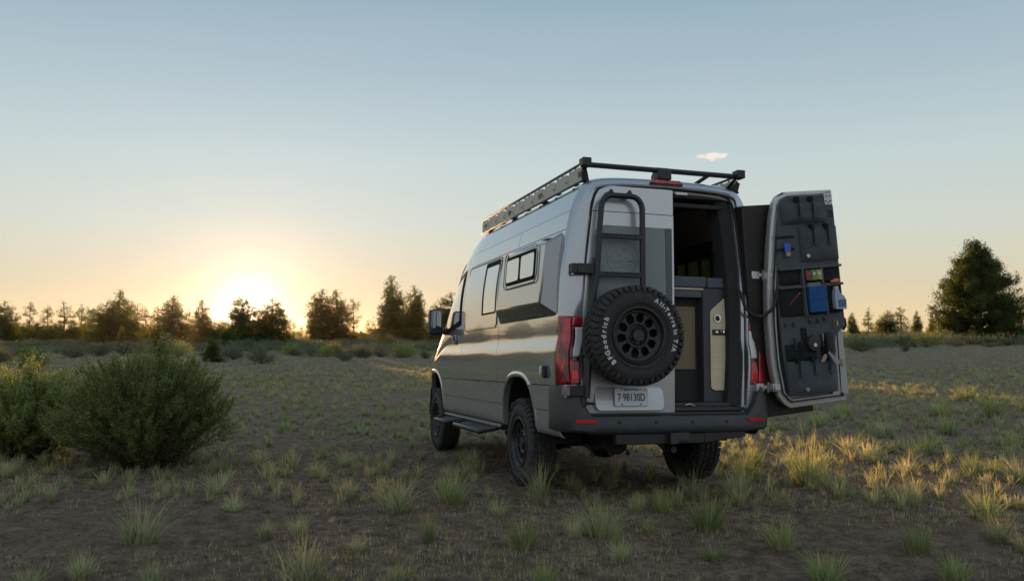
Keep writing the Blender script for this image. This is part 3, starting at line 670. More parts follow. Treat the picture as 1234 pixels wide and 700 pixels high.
# curved white lettering on the side wall
def arc_text(s,r,a0,step,size,flip=False):
    objs=[]
    for i,ch in enumerate(s):
        if ch==' ': continue
        a=a0-step*sum({'i':.62,'l':.6,'-':.7,'r':.85,'/':.8,' ':.7,'G':1.15,'T':1.05,'A':1.1,'B':1.1}.get(q,1) for q in s[:i])
        me=text_mesh(ch,size,.0017,.0022); 
        if not len(me.vertices): continue
        # letter baseline toward centre
        me.transform(Matrix.Translation((0,0,0))); M_=Matrix.Rotation(a-math.pi/2,4,'Z')@Matrix.Translation((0,r,0)); me.transform(M_); objs.append(me)
    return objs
def join_meshes(name,ms,mat,parent,M_):
    for me in ms:
        mb=MB(); mb.add([M_@v.co for v in me.vertices],[tuple(p.vertices) for p in me.polygons]); mb.build(name,mat,parent,smooth=0)
    return
def _unused(name,ms,mat,parent,M_):
    mb=MB()
    for me in ms: mb.add([M_@v.co for v in me.vertices],[tuple(p.vertices) for p in me.polygons])
    return mb.build(name,mat,parent,smooth=0)
# tyre local: axis y (outer +y). text plane normal +y: text x -> -x?, text y -> z
TL=Matrix(((-1,0,0,0),(0,0,1,.1285),(0,1,0,0),(0,0,0,1)))
join_meshes('letter',arc_text('BFGoodrich',.316,R_(205),R_(7.6),.056)+arc_text('All-Terrain T/A',.316,R_(44),R_(6.9),.051),WHITE,sw,Matrix.Rotation(R_(9),4,'Y')@TL)
ca=empty('tyre_carrier',(0,0,0),van)
mb=MB(); mb.tube([(-1.235,.81,.79),(-1.235,.765,1.3),(-1.235,.725,1.80),(-1.235,.705,2.02)],.024,10); mb.build('hinge_post',POWDER,ca)
mb=MB(); mb.tube([(-1.235,.76,1.2),(-1.25,.5,1.34),(-1.25,.30,1.37)],.03,10); mb.tube([(-1.235,.74,1.55),(-1.25,.45,1.38)],.025,10); mb.box((-1.28,.34,1.27),(-1.23,.54,1.47)); mb.build('wheel_mount',POWDER,ca,bevel=.004)
for z,ya,yb in ((1.925,.705,.87),(.918,.77,.93)):
    mb=MB(); mb.box((-1.26,ya,z-.042),(-1.175,yb,z+.042)); mb.build('hinge_arm',POWDER,ca,bevel=.006)
    mb=MB(); mb.box((-1.255,yb+.001,z-.04),(-1.165,yb+.045,z+.04)); mb.build('hinge_bracket',POWDER if z>1.5 else simple('grey_steel',(.22,.22,.21),.45,metal=.7),ca,bevel=.005)
    mb=MB(); mb.tube([(-1.215,yb+.025,z-.05),(-1.215,yb+.025,z+.05)],.014,10); mb.build('hinge_pin',SILVER,ca)
mb=MB(); mb.add([(-1.2,.74,1.88),(-1.2,.70,1.88),(-1.2,.76,1.55),(-1.215,.74,1.88),(-1.215,.70,1.88),(-1.215,.76,1.55)],[(0,1,2),(5,4,3),(0,3,4,1),(1,4,5,2),(2,5,3,0)]); mb.build('gusset',POWDER,ca)
mb=MB(); mb.tube([(-1.24,.70,1.215),(-1.225,.80,1.21),(-1.20,.835,1.21)],.011,8); mb.build('latch',BLACKP,ca)
mb=MB(); mb.tube([(-1.24,.72,.815),(-1.25,.80,.82)],.012,8); mb.build('latch',BLACKP,ca)
la=empty('ladder',(0,0,0),van)
hoop=[(.79,.86),(.745,1.62),(.70,1.88),(.682,2.2),(.665,2.40)]+[(.56+.10*math.cos(t),2.44+.11*math.sin(t)) for t in np.linspace(.1,math.pi/2,6)]+[(.385-.10*math.sin(t),2.44+.11*math.cos(t)) for t in np.linspace(0,math.pi/2-.1,6)]+[(.285,2.36),(.285,2.1),(.285,1.75),(.30,1.42)]
mb=MB(); mb.tube([(-1.265,a,b_) for a,b_ in hoop],.025,12); mb.build('hoop',POWDER,la,smooth=60)
for z,ya in ((2.205,.668),(1.883,.69)):
    mb=MB(); mb.box((-1.285,.295,z-.02),(-1.245,ya,z+.02)); r_=mb.build('rung',POWDER,la,bevel=.004)
    mb=MB()
    for k in range(7): mb.box((-1.2875,.34+k*.045,z+.006+(.0 if k%2 else -.004)),(-1.2855,.365+k*.045,z+.014))
    mb.build('grip_slots',DARK,r_)
for y in (.57,.40):
    mb=MB(); mb.box((-1.27,y-.022,2.55),(-1.17,y+.022,2.585)); mb.tube([(-1.262,y,2.56),(-1.262,y,2.60)],.016,8); mb.build('top_clamp',BLACKP,la,bevel=.003)
# ---------------- open rear door (modelled closed, swung on its tilted hinge line)
hA=Vector((-1.1672769,-.9095729,.95)); hd=Vector((-.0377482,.0553839,1)).normalized()
DR=Matrix.Translation(hA)@Matrix.Rotation(R_(-180.3151),4,hd)@Matrix.Translation(-hA)
AFF=Matrix(((1,0,0,0),(0,.9436,-.0404,.0497),(0,-.0038,.9937,.0079),(0,0,0,1)))
rd=empty('rear_door',(0,0,0),van); rd.matrix_local=DR; tag(rd,'right rear door swung fully open, inside facing out')
door_skin('door_shell',-1,.735,2.652,-1.168,PAINT_DOOR,rd,inner=-1.125,OY=OYD,free=.082)
def ringrows():
    out=[]
    zs=[.742,.755]+list(np.linspace(.78,2.5,22))+[2.55,2.585,2.61]
    a=[(-OYD(z)+.006,z) for z in zs]+[(-.56,2.642),(-.4,2.645),(-.2,2.645),(-.088,2.645)]
    return a
# inner frame: raised painted ring round the door, following its edge
outer=[(-.086,.742)]+ringrows()+[(-.086,2.3),(-.086,1.6),(-.086,1.0)]
def shrink(P,d):
    c=[]; N=len(P)
    for i in range(N):
        a=np.array(P[i-1]);b_=np.array(P[i]);e=np.array(P[(i+1)%N]); t=(e-a); t=t/np.hypot(*t); nrm=np.array([t[1],-t[0]]); 
        p=b_+nrm*d
        if i==0: p=b_+np.array([-d,d])
        c.append(tuple(p))
    return c
mb=MB(); layers=[(outer,-1.125),(outer,-1.10),(shrink(outer,.008),-1.092),(shrink(outer,.026),-1.092),(shrink(outer,.034),-1.10),(shrink(outer,.05),-1.10),(shrink(outer,.06),-1.085),(shrink(outer,.075),-1.085),(shrink(outer,.08),-1.11)]
N=len(outer); k=mb.add([(x,y,z) for P,x in layers for y,z in P],[])
for i in range(len(layers)-1):
    for j in range(N): mb.f.append((k+i*N+j,k+i*N+(j+1)%N,k+(i+1)*N+(j+1)%N,k+(i+1)*N+j)); mb.m.append(0)
mb.build('inner_frame',DOORIN,rd,smooth=40)
mb=MB(); mb.tube([(-1.088,y,z) for y,z in shrink(outer,.055)],.008,6,closed=True); mb.build('door_seal',RUBBER,rd)
# painted lower free-side area
mb=MB(); mb.prism([(-.08,.80),(-.26,.80),(-.26,1.30),(-.23,1.36),(-.15,1.42),(-.08,1.42)],lambda u,v,d:(-1.10+d,u,v),.012); mb.build('bare_door_metal',DOORIN,rd,bevel=.003)
mb=MB(); mb.prism(rrect(-.115,1.09,.018,.035,.008),lambda u,v,d:(-1.09+d,u,v),.012); mb.build('lock_striker',SILVER,rd,bevel=.002)
mb=MB(); mb.lathe([(0,-1.07),(.016,-1.07),(.02,-1.085)],14,'x',(0,-.16,.80)); mb.build('rubber_stop',RUBBER,rd)
mb=MB(); mb.tube([(-1.13,-.045,1.50),(-1.12,-.02,1.47),(-1.12,-.018,1.42),(-1.13,-.045,1.38)],.02,8); mb.build('edge_handle',BLACKP,rd)
# fabric organiser panel
pan=[(-.24,.865),(-.66,.865),(-.72,.90),(-.755,1.0),(-.775,1.3),(-.765,1.7),(-.735,2.0),(-.70,2.3),(-.655,2.52),(-.62,2.58),(-.56,2.615),(-.17,2.615),(-.155,2.56),(-.14,2.53),(-.055,2.52),(-.055,1.42),(-.10,1.40),(-.17,1.34),(-.195,1.27),(-.20,.92),(-.215,.88)]
mb=MB(); mb.prism(pan,lambda u,v,d:(-1.09+d,u,v),.022); mb.build('organiser_panel',FABRIC,rd,bevel=.006)
XO=-1.068
def pr(name,poly,x,d,mat,parent=rd,bevel=.004,**k):
    mb=MB(); mb.prism(poly,lambda u,v,dd:(x+dd,u,v),d); return mb.build(name,mat,parent,bevel=bevel,**k)
def R4(y0,y1,z0,z1): return [(y0,z0),(y1,z0),(y1,z1),(y0,z1)]
cp_=pr('corner_plate',rrect(-.105,2.575,.045,.055,.015),-1.095,.03,SILVER)
for y,z in ((-.125,2.60),(-.085,2.60),(-.13,2.555),(-.085,2.555),(-.107,2.54)):
    mb=MB(); mb.lathe([(0,XO+.006),(.007,XO+.006),(.007,XO-.01)],10,'x',(0,y,z)); mb.build('rivet',DARK,rd)
def soft(name,y0,y1,z0,z1,d,mat=FABRIC2,x=XO,sag=.02,seed=0,parent=rd):
    """a soft flat bag: a pillow grid with a full belly, sagging lower edge and creases"""
    mb=MB(); n,m_=14,12; rnd=random.Random(seed); rows=[]
    for i in range(n+1):
        v=i/n; row=[]
        for j in range(m_+1):
            u=j/m_; e=min(1,4.5*min(u,1-u))**.5*min(1,4.5*min(v,1-v))**.5
            w=noise.noise(Vector((u*4+seed,v*3,seed*1.7)))*.010
            row.append((x-.002+d*(.25+.75*e)*(1-.18*v)+w*e if 0<i<n and 0<j<m_ else x+d*.25,y0+(y1-y0)*u,z0+(z1-z0)*v-sag*math.sin(math.pi*u)*(1-v)))
        rows.append(row)
    mb.grid(rows)
    B_=rows[0]+[r[-1] for r in rows[1:]]+rows[-1][::-1][1:]+[r[0] for r in rows[::-1][1:-1]]
    k=mb.add(B_+[(x-.01,p[1],p[2]) for p in B_],[]); N=len(B_)
    for i in range(N): mb.f.append((k+i,k+(i+1)%N,k+N+(i+1)%N,k+N+i)); mb.m.append(0)
    return mb.build(name,mat,parent,smooth=50)
def strap(y,z0,z1,hook=True,x=XO,w=.013):
    mb=MB(); mb.box((x,y-w,z0),(x+.062,y+w,z0+.002)); mb.box((x+.05,y-w*.6,z0-.0),(x+.056,y+w*.6,z1)) ; mb.box((x-.005,y-w,z1-.004),(x+.056,y+w,z1+.045))
    mb.build('strap',MESHF,rd,bevel=.001)
    if hook:
        mb=MB(); mb.tube([(x+.06,y+.0,z0),(x+.062,y-.012,z0-.012),(x+.062,y-.01,z0-.03),(x+.062,y+.006,z0-.035),(x+.062,y+.014,z0-.022)],.0045,6); mb.build('hook',BLACKP,rd)
soft('roll_up_bag',-.64,-.155,2.37,2.555,.05,seed=1,sag=.0); strap(-.475,2.44,2.56); strap(-.325,2.44,2.56)
soft('flap_bag',-.47,-.06,2.03,2.33,.05,seed=2,sag=.005); strap(-.345,2.20,2.31); strap(-.185,2.20,2.31)
def badge(y,z):
    mb=MB(); mb.lathe([(0,XO+.058),(.016,XO+.057),(.018,XO+.045)],20,'x',(0,y,z)); mb.build('round_badge',WHITEP if z>1.5 else simple('tan_badge',(.35,.33,.26),.6),rd)
badge(-.425,2.075)
for z in (2.255,2.145): pr('elastic_band',R4(-.73,-.53,z-.012,z+.012),XO,.008,MESHF)
for y in (-.10,-.075):
    mb=MB(); mb.tube([(XO+.004,y-.015,2.47),(XO+.01,y-.008,2.46),(XO+.01,y-.008,2.42),(XO+.004,y,2.41)],.004,6); mb.build('loop',MESHF,rd)
# rows of pockets
for (za,zb,ys) in ((1.835,1.965,(-.745,-.50,-.29,-.065)),(1.555,1.80,(-.765,-.50,-.27,-.065))):
    for a,b_ in zip(ys,ys[1:]):
        p_=soft('pocket',a+.008,b_-.008,za,zb,.035,MESHF,seed=int(a*100),sag=.008)
    pr('pocket_hem',R4(ys[0],ys[-1],zb-.004,zb+.018),XO-.004,.05,FABRIC,bevel=.003)
    for y in ys[1:-1]: pr('divider',R4(y-.012,y+.012,za-.01,zb+.02),XO-.004,.052,FABRIC,bevel=.003)
for y,z in ((-.725,1.48),(-.635,1.48),(-.455,1.49),(-.37,1.49),(-.29,1.495)):
    mb=MB(); mb.tube([(XO+.01+.0*t,y+.014*math.cos(t),z-.008+.014*math.sin(t)) for t in np.linspace(0,2*math.pi,12)[:-1]],.0035,5,closed=True); mb.box((XO,y-.004,z),(XO+.008,y+.004,z+.02)); mb.build('ring_hook',BLACKP,rd)
lp=soft('pocket',-.745,-.60,1.155,1.30,.03,MESHF,seed=7,sag=0); soft('pocket',-.60,-.42,1.14,1.32,.05,MESHF,seed=8,sag=0); soft('pocket',-.36,-.24,1.17,1.32,.035,MESHF,seed=9,sag=0)
mb=MB(); mb.box((XO,-.56,1.33),(XO+.012,-.50,1.44)); mb.box((XO+.012,-.55,1.425),(XO+.02,-.51,1.435)); mb.build('strap',MESHF,rd,bevel=.002)
soft('lower_bag',-.755,-.225,.845,1.15,.075,seed=4,sag=.01)
for y in (-.66,-.50,-.33): strap(y,1.05,1.14,x=XO+.02)
mb=MB(); mb.lathe([(0,XO+.088),(.017,XO+.087),(.018,XO+.07)],20,'x',(0,-.605,.90)); mb.build('round_badge',simple('tan_badge2',(.35,.33,.26),.6),rd)
for o in list(rd.children):
    if o.name.split('.')[0] not in ('door_shell','inner_frame','door_seal'): o.data.transform(AFF)
# box carried on the outside of the door
mb=MB(); mb.box((-1.50,-.955,.665),(-1.20,-.36,2.555)); mb.build('storage_box',simple('brown_black_box',(.022,.017,.015),.55,noise_amt=.4,nscale=7,bump=.15,bscale=200),rd,bevel=.012)
# hinges on the right corner
for z in (1.935,.945):
    hx=empty('hinge',(0,0,0),van)
    yb_=-.945 if z<1.5 else -.915
    mb=MB(); mb.box((-1.215,yb_+.03,z-.036),(-1.13,yb_+.11,z+.036)); mb.box((-1.225,yb_-.005,z-.018),(-1.19,yb_+.035,z+.018)); mb.build('body_leaf',SILVER,hx,bevel=.006)
    mb=MB(); mb.box((-1.30,yb_-.075,z-.036),(-1.19,yb_+.0,z+.036)); mb.box((-1.315,yb_-.065,z-.025),(-1.298,yb_-.01,z+.025)); mb.build('door_leaf',SILVER,hx,bevel=.006)
    mb=MB(); mb.tube([(-1.222,yb_,z-.045),(-1.222,yb_,z+.045)],.014,10); mb.build('pin',simple('pin_%d'%(z*10),(.25,.22,.15),.4,metal=.8),hx)
# black harness loop between body and door
mb=MB(); mb.tube([(-1.15,-.69,1.84),(-1.20,-.70,1.76),(-1.22,-.73,1.64),(-1.23,-.80,1.575),(-1.26,-.88,1.565),(-1.32,-.95,1.64),(-1.345,-.965,1.75),(-1.33,-.985,1.80)],.015,8); mb.build('harness_loop',RUBBER,van,smooth=60)
# ---------------- interior fittings seen through the opening
bd=empty('bed_platform',(0,0,0),van)
mb=MB(); mb.box((-1.0,-.475,1.825),(.8,.80,1.925)); mb.build('mattress_section',MATTR,bd,bevel=.015)
mb=MB(); mb.box((-1.0,-.80,1.825),(.8,-.485,1.92)); mb.build('mattress_section',MATTR,bd,bevel=.015)
mb=MB(); mb.box((-.985,-.45,1.808),(.7,.8,1.823)); mb.build('wood_edge',BIRCH,bd)
cb=empty('rear_cabinet',(0,0,0),van)
mb=MB(); mb.box((-.975,-.44,1.74),(-.4,.8,1.806)); mb.build('drawer_front',simple('grey_laminate',(.10,.11,.115),.6,noise_amt=.2,nscale=150),cb,bevel=.003)
mb=MB(); mb.box((-.985,-.80,.815),(-.40,-.445,1.823)); mb.build('side_column',simple('dark_laminate',(.075,.08,.085),.65,noise_amt=.2,nscale=150),cb,bevel=.004)
wpz=[(-.665,.915),(-.545,.915),(-.52,.925),(-.508,.95),(-.508,1.61),(-.515,1.635),(-.80,1.90),(-.80,.915)]
wpz=[(-.665,.915),(-.545,.915),(-.52,.925),(-.508,.95),(-.508,1.60),(-.52,1.63),(-.675,1.755)]
mb=MB(); mb.prism(wpz[::-1],lambda u,v,d:(-.987-d,u,v),.014); mb.build('birch_panel',BIRCH,cb,bevel=.003)
mb=MB(); mb.tube([(-1.006,-.575+.030*math.cos(t),1.555+.030*math.sin(t)) for t in np.linspace(0,2*math.pi,20)[:-1]],.007,6,closed=True); lt=mb.build('round_latch',CHROME,cb)
mb=MB(); mb.lathe([(0,-1.006),(.023,-1.006),(.023,-.995)],18,'x',(0,-.575,1.555)); mb.build('latch_button',BLACKP,cb)
mb=MB(); mb.box((-1.008,-.66,1.405),(-.995,-.525,1.455)); mb.build('socket_plate',BLACKP,cb,bevel=.003)
mb=MB(); mb.lathe([(0,-1.018),(.013,-1.016),(.017,-1.005)],14,'x',(0,-.565,1.43)); mb.lathe([(0,-1.018),(.007,-1.016),(.009,-1.005)],12,'x',(0,-.61,1.435)); mb.box((-1.02,-.645,1.425),(-1.006,-.625,1.448)); mb.build('socket_fitting',CHROME,cb)
mb=MB(); mb.box((-.90,-.41,1.10),(-.885,.70,1.66)); mb.build('plywood_door',PLY,cb)
mb=MB(); mb.box((-.885,-.445,.815),(-.87,.8,1.80)); mb.build('back_panel',LINING,cb)
mb=MB(); rows=[]
for x in np.linspace(-1.0,1.8,8):
    rows.append([(x,-.80,2.33),(x,-.70,2.44),(x,-.50,2.60)])
mb.grid(rows); mb.build('overhead_panel',HEADL,van)
mb=MB()
fr=rrect((WR[0]+WR[1])/2,(WR[2]+WR[3])/2,(WR[1]-WR[0])/2+.05,(WR[3]-WR[2])/2+.05,.06)
mb.tube([(u,-.862-.0*v,v) for u,v in fr],.03,8,closed=True); wr_=mb.build('flare_window_right',BLACKP,van); wr_.name='bunk_window'
for a,b_ in ((-.40,-.15),(-.13,.12),(.14,.36)):
    mb=MB(); mb.box((a,-.90,WR[2]-.02),(b_,-.896,WR[3]+.02)); mb.build('pane',GREENG,wr_)
    mb=MB(); mb.box((b_,-.91,WR[2]-.02),(b_+.025,-.885,WR[3]+.02)); mb.build('window_bar',BLACKP,wr_)
mb=MB(); mb.box((-.9,-.875,1.93),(1.0,-.865,1.965)); mb.box((-.9,-.86,2.24),(1.0,-.85,2.34)); mb.box((-.95,-.87,1.95),(-.46,-.862,2.26)); mb.box((.42,-.87,1.95),(1.0,-.862,2.26)); mb.build('bunk_wall',HEADL,van)
# ---------------- roof rack
RACKG=simple('rack_aluminium',(.30,.29,.26),.4,metal=.6)
rk=empty('roof_rack',(0,0,0),van)
for sy in (1,-1):
    y=sy*.76
    x0,x1=-1.08,2.10
    mb=MB(); mb.box((x0,y-.012,2.838),(x1,y+.012,2.855)); mb.box((x0,y-.012,2.688),(x1,y+.012,2.700)); mb.build('side_rail',POWDER,rk,bevel=.003)
    k=0; x=x0
    while x<x1-.05:
        mb=MB(); w=min(.30,x1-x-.02)
        mb.prism([(x+.0,2.700),(x+w+.01,2.700),(x+w+.01,2.80),(x+w-.03,2.822),(x+.05,2.822),(x+.0,2.80)],lambda u,v,d:(u,y-.005+d,v),.01)
        mb.box((x+w-.035,y-.005,2.82),(x+w-.005,y+.005,2.839)); mb.box((x+w*.5-.01,y-.005,2.82),(x+w*.5+.01,y+.005,2.839)); mb.build('rail_plate',RACKG,rk)
        mb=MB(); mb.lathe([(0,.012),(.008,.010),(.008,.0)],8,'y',(x+.05,y+.004*1,2.75)); mb.build('bolt',SILVER,rk)
        x+=.32; k+=1
    for x in (-1.04,0,1.0,1.95):
        mb=MB(); mb.hexa([(x-.04,y-.0,2.70),(x+.05,y-.0,2.70),(x+.05,y-.07*sy,2.70),(x-.04,y-.07*sy,2.70),(x-.06,y+.012*sy,2.78),(x+.03,y+.012*sy,2.78),(x+.03,y-.02*sy,2.78),(x-.06,y-.02*sy,2.78)]); mb.build('mounting_foot',POWDER,rk)
for k,x in enumerate(np.linspace(-1.12,2.05,8)):
    mb=MB(); zb=2.83 if k==0 else 2.745; mb.tube([(x,-.74,zb),(x,.74,zb)],.0235 if k==0 else .012,10); mb.build('cross_bar',POWDER,rk)
for sy in (1,-1):
    mb=MB(); mb.box((-1.17,sy*.705,2.81),(-1.07,sy*.785,2.885)); mb.build('end_cap',BLACKP,rk,bevel=.008)
    mb=MB(); mb.add([(-1.10,sy*.755,2.83),(-1.10,sy*.73,2.83),(-1.0,sy*.66,2.72),(-1.0,sy*.70,2.72),(-1.06,sy*.755,2.83),(-1.06,sy*.73,2.83),(-.96,sy*.66,2.72),(-.96,sy*.70,2.72)],[(0,1,2,3),(4,5,6,7)[::-1],(0,4,5,1),(1,5,6,2),(2,6,7,3),(3,7,4,0)]); mb.build('rear_foot',POWDER,rk)
mb=MB(); mb.tube([(-1.12,-.45,2.83),(-.9,-.36,2.74)],.018,8); mb.build('brace',POWDER,rk)
mb=MB(); mb.add([(-1.05,-.44,2.745),(-.5,-.40,2.75),(-.5,-.60,2.745),(-1.05,-.60,2.735),(-1.05,-.60,2.76),(-.5,-.58,2.80),(-.5,-.44,2.80)],[(0,1,2,3),(0,3,4),(1,6,5,2),(0,4,5,6,1)[::-1],(3,2,5,4)]); mb.build('fairing',SILVER,rk)
# ---------------- loose things in the pockets of the open door (each its own thing)
DW=VM@DR
def loose(name,label,cat,parts,group=None):
    """parts: list of (name, builder, material); first is the body"""
    e=empty(name); e.matrix_world=DW; tag(e,label,cat,group)
    for nm,f,mat in parts:
        mb=MB(); f(mb); mb.build(nm,mat,e,bevel=.002).data.transform(AFF)
    return e
def bx(y0,y1,z0,z1,xa,xb): return lambda mb: mb.box((xa,y0,z0),(xb,y1,z1))
XI=XO+.03
loose('tube','small blue tube with an orange cap under the elastic band','tube',[('body',lambda mb:mb.hexa([(XI-.02,-.655,2.10),(XI-.02,-.60,2.10),(XI+.01,-.60,2.10),(XI+.01,-.655,2.10),(XI-.01,-.66,2.20),(XI-.01,-.59,2.20),(XI-.005,-.59,2.20),(XI-.005,-.66,2.20)]),simple('blue_print',(.02,.10,.45),.4)),('cap',bx(-.65,-.61,2.085,2.115,XI-.02,XI+.012),simple('orange_cap',(.7,.30,.05),.4))])
for (a,b_,c_,nm) in ((-.475,-.415,(.22,.05,.04),'maroon snack packet at the hinge end of the packet pocket'),(-.41,-.36,(.12,.30,.06),'green snack packet between the maroon and tan packets'),(-.355,-.30,(.45,.34,.12),'tan snack packet in the middle pocket beside the green one')):
    loose('packet',nm,'snack packet',[('wrapper',lambda mb,a=a,b_=b_:mb.prism([(a,1.86),(b_,1.855),(b_+.002,1.945),(a-.002,1.95)],lambda u,v,d:(XI+.012+d,u,v),.014),simple('wrap_%s'%nm.split()[0],c_,.4,noise_amt=.35,nscale=60)),('white_label',lambda mb,a=a,b_=b_:mb.prism([(a+.012,1.905),(b_-.012,1.905),(b_-.014,1.925),(a+.014,1.925)],lambda u,v,d:(XI+.0265+d,u,v),.001),WHITEP if 'green' in nm else simple('lbl_%s'%nm.split()[0],tuple(min(1,v*1.7) for v in c_),.5))])
loose('towel','folded blue cloth tucked into the middle pocket','towel',[('cloth',lambda mb:mb.prism([(-.478,1.575),(-.30,1.57),(-.285,1.79),(-.475,1.80)],lambda u,v,d:(XI+.01+d+.006*math.sin(u*60),u,v),.03),simple('blue_cloth',(.012,.085,.26),.85,noise_amt=.35,nscale=25,bump=.5,bscale=60)),('upper_fold',lambda mb:mb.prism([(-.476,1.69),(-.42,1.683),(-.36,1.695),(-.30,1.688),(-.288,1.795),(-.474,1.805)],lambda u,v,d:(XI+.041+d,u,v),.006),bpy.data.materials['blue_cloth']),('grey_wrap',bx(-.47,-.33,1.80,1.835,XI,XI+.03),simple('grey_wrap',(.16,.19,.22),.5))])
loose('jug','white plastic jug with blue label in the free-edge pocket','jug',[('body',lambda mb:mb.prism([(-.205,1.585),(-.085,1.575),(-.08,1.66),(-.10,1.695),(-.145,1.73),(-.155,1.765),(-.182,1.768),(-.195,1.74),(-.205,1.69)],lambda u,v,d:(XI+.006+d,u,v),.045),simple('jug_plastic',(.42,.45,.52),.35)),('blue_label',bx(-.175,-.088,1.60,1.665,XI+.051,XI+.053),simple('jug_label',(.10,.14,.32),.45)),('cap',bx(-.184,-.153,1.766,1.785,XI+.012,XI+.045),WHITEP)])
loose('pencil','thin red pencil leaning in the hinge-side mesh pocket','pencil',[('shaft',lambda mb:mb.tube([(XI+.02,-.685,1.655),(XI+.025,-.57,1.75)],.0045,6),simple('red_pencil',(.45,.03,.03),.4)),('tip',lambda mb:mb.tube([(XI+.025,-.57,1.75),(XI+.025,-.56,1.758)],[.0045,.001],6),WHITEP)])
loose('glove','orange rag end poking out above the jug','rag',[('cloth',lambda mb:mb.prism([(-.205,1.825),(-.12,1.825),(-.115,1.848),(-.14,1.856),(-.195,1.842)],lambda u,v,d:(XI+.0+d,u,v),.03),simple('orange_rag',(.85,.25,.08),.8,noise_amt=.3,nscale=80))]).name='rag'
loose('carabiner','orange and white carabiner clipped at the free-edge end of the hook row','carabiner',[('ring',lambda mb:mb.tube([(XO+.02,-.18+.02*math.cos(t),1.45+.036*math.sin(t)) for t in np.linspace(0,2*math.pi,16)[:-1]],.0055,6,closed=True),simple('copper_clip',(.45,.18,.09),.35,metal=.5)),('gate',lambda mb:mb.tube([(XO+.024,-.162,1.43),(XO+.024,-.162,1.47)],.006,6),WHITEP)])
def puck(mb): mb.lathe([(0,XO+.085),(.066,XO+.082),(.072,XO+.07),(.072,XO+.04)],28,'x',(0,-.475,1.30))
loose('fan','round black puck with a white dot in the wide pocket','portable fan',[('case',puck,simple('black_case',(.03,.034,.04),.35)),('logo',lambda mb:mb.lathe([(0,XO+.0875),(.018,XO+.087),(.018,XO+.083)],20,'x',(0,-.475,1.285)),WHITE)]).name='puck'
loose('torch','small black torch standing beside the round puck','torch',[('barrel',lambda mb:mb.tube([(XO+.045,-.365,1.26),(XO+.045,-.365,1.37)],.014,10),BLACKP),('clip',lambda mb:mb.box((XO+.058,-.37,1.31),(XO+.062,-.36,1.375)),SILVER)])
loose('torch','slim black torch in the hinge-side low pocket','torch',[('barrel',lambda mb:mb.tube([(XO+.03,-.655,1.25),(XO+.03,-.655,1.36)],.012,10),BLACKP),('lens',lambda mb:mb.lathe([(0,1.362),(.009,1.361),(.009,1.358)],10,'z',(XO+.03,-.655,0)),CHROME)])
loose('speaker','dark round-topped speaker in the narrow pocket near the free edge','speaker',[('case',lambda mb:mb.lathe([(0,1.385),(.035,1.378),(.045,1.35),(.045,1.20),(0,1.2)],18,'z',(XO+.045,-.285,0)),simple('speaker_cloth',(.03,.03,.032),.7)),('grille_band',lambda mb:mb.lathe([(.046,1.345),(.047,1.34),(.046,1.335)],18,'z',(XO+.045,-.285,0)),BLACKP)])
loose('scraper','pale scraper with a flared head poking out of the lower bag','scraper',[('head',lambda mb:mb.prism([(-.30,1.185),(-.235,1.13),(-.215,1.115),(-.255,1.085),(-.275,1.09),(-.345,1.20),(-.33,1.215)],lambda u,v,d:(XO+.075+d,u,v),.014),simple('worn_pale',(.36,.31,.27),.6,noise_amt=.3,nscale=40)),('handle',lambda mb:mb.prism([(-.43,1.13),(-.40,1.125),(-.36,1.165),(-.365,1.195),(-.39,1.19)],lambda u,v,d:(XO+.07+d,u,v),.014),simple('peach_grip',(.40,.28,.20),.6))])
# ------------------------------------------------------------------ ground
rng=np.random.default_rng(11)
def vnoise(x,y,sc_,seed):
    """smooth value noise, numpy"""
    x=np.asarray(x)/sc_+seed*17.3; y=np.asarray(y)/sc_+seed*9.1
    xi=np.floor(x).astype(np.int64); yi=np.floor(y).astype(np.int64); xf=x-xi; yf=y-yi
    def h(a,b):
        n=(a*374761393+b*668265263+seed*1442695041)&0xffffffff; n=((n^(n>>13))*1274126177)&0xffffffff; return ((n^(n>>16))&0xffff)/65535.
    u=xf*xf*(3-2*xf); v=yf*yf*(3-2*yf)
    return (h(xi,yi)*(1-u)+h(xi+1,yi)*u)*(1-v)+(h(xi,yi+1)*(1-u)+h(xi+1,yi+1)*u)*v-.5
vx,vy=.980414,8.519595; vf=(-.299289,.953601); vl=(-.954136,-.298849)
def gz(x,y):
    """terrain height: follows the tilt of the van near it, flat farther off"""
    x=np.asarray(x,float); y=np.asarray(y,float)
    dx,dy=x-vx,y-vy; a=dx*vf[0]+dy*vf[1]; b=dx*vl[0]+dy*vl[1]
    ac=np.clip(a,-2,6); bc=np.clip(b,-2.5,2.5)
    t=-.0328*ac+.0177*bc; w=np.clip(1-(np.hypot(a-1.8,b)-3.5)/9,0,1); w=w*w*(3-2*w)
    base=t*w
    far=np.clip((np.hypot(x,y)-12)/60,0,1)
    z=base+ .07*vnoise(x,y,3.1,1)*(1-w*.8)+.03*vnoise(x,y,.9,2)*(1-w*.5)+far*.5*vnoise(x,y,26,3)*np.clip(1-(np.hypot(x,y)-160)/400,0,1)
    return z
def gfine(x,y): return .026*vnoise(x,y,.30,5)+.022*vnoise(x,y,.12,6)+.020*vnoise(x,y,.055,7)
def axis_(breaks):
    out=[breaks[0][0]]
    for (a,b,d) in breaks: out+=list(np.arange(a+d,b,d))+[b]
    return np.unique(np.round(out,4))
xs=axis_([(-3000,-1000,500),(-1000,-200,60),(-200,-50,8),(-50,-14,1.0),(-14,-7,.12),(-7,7,.035),(7,14,.12),(14,50,1.0),(50,200,8),(200,1000,60),(1000,3000,500)])
ys=axis_([(-600,-20,50),(-20,-2,2),(-2,3.2,.3),(3.2,11,.035),(11,18,.08),(18,30,.3),(30,80,1.2),(80,240,6),(240,1000,60),(1000,3200,550)])
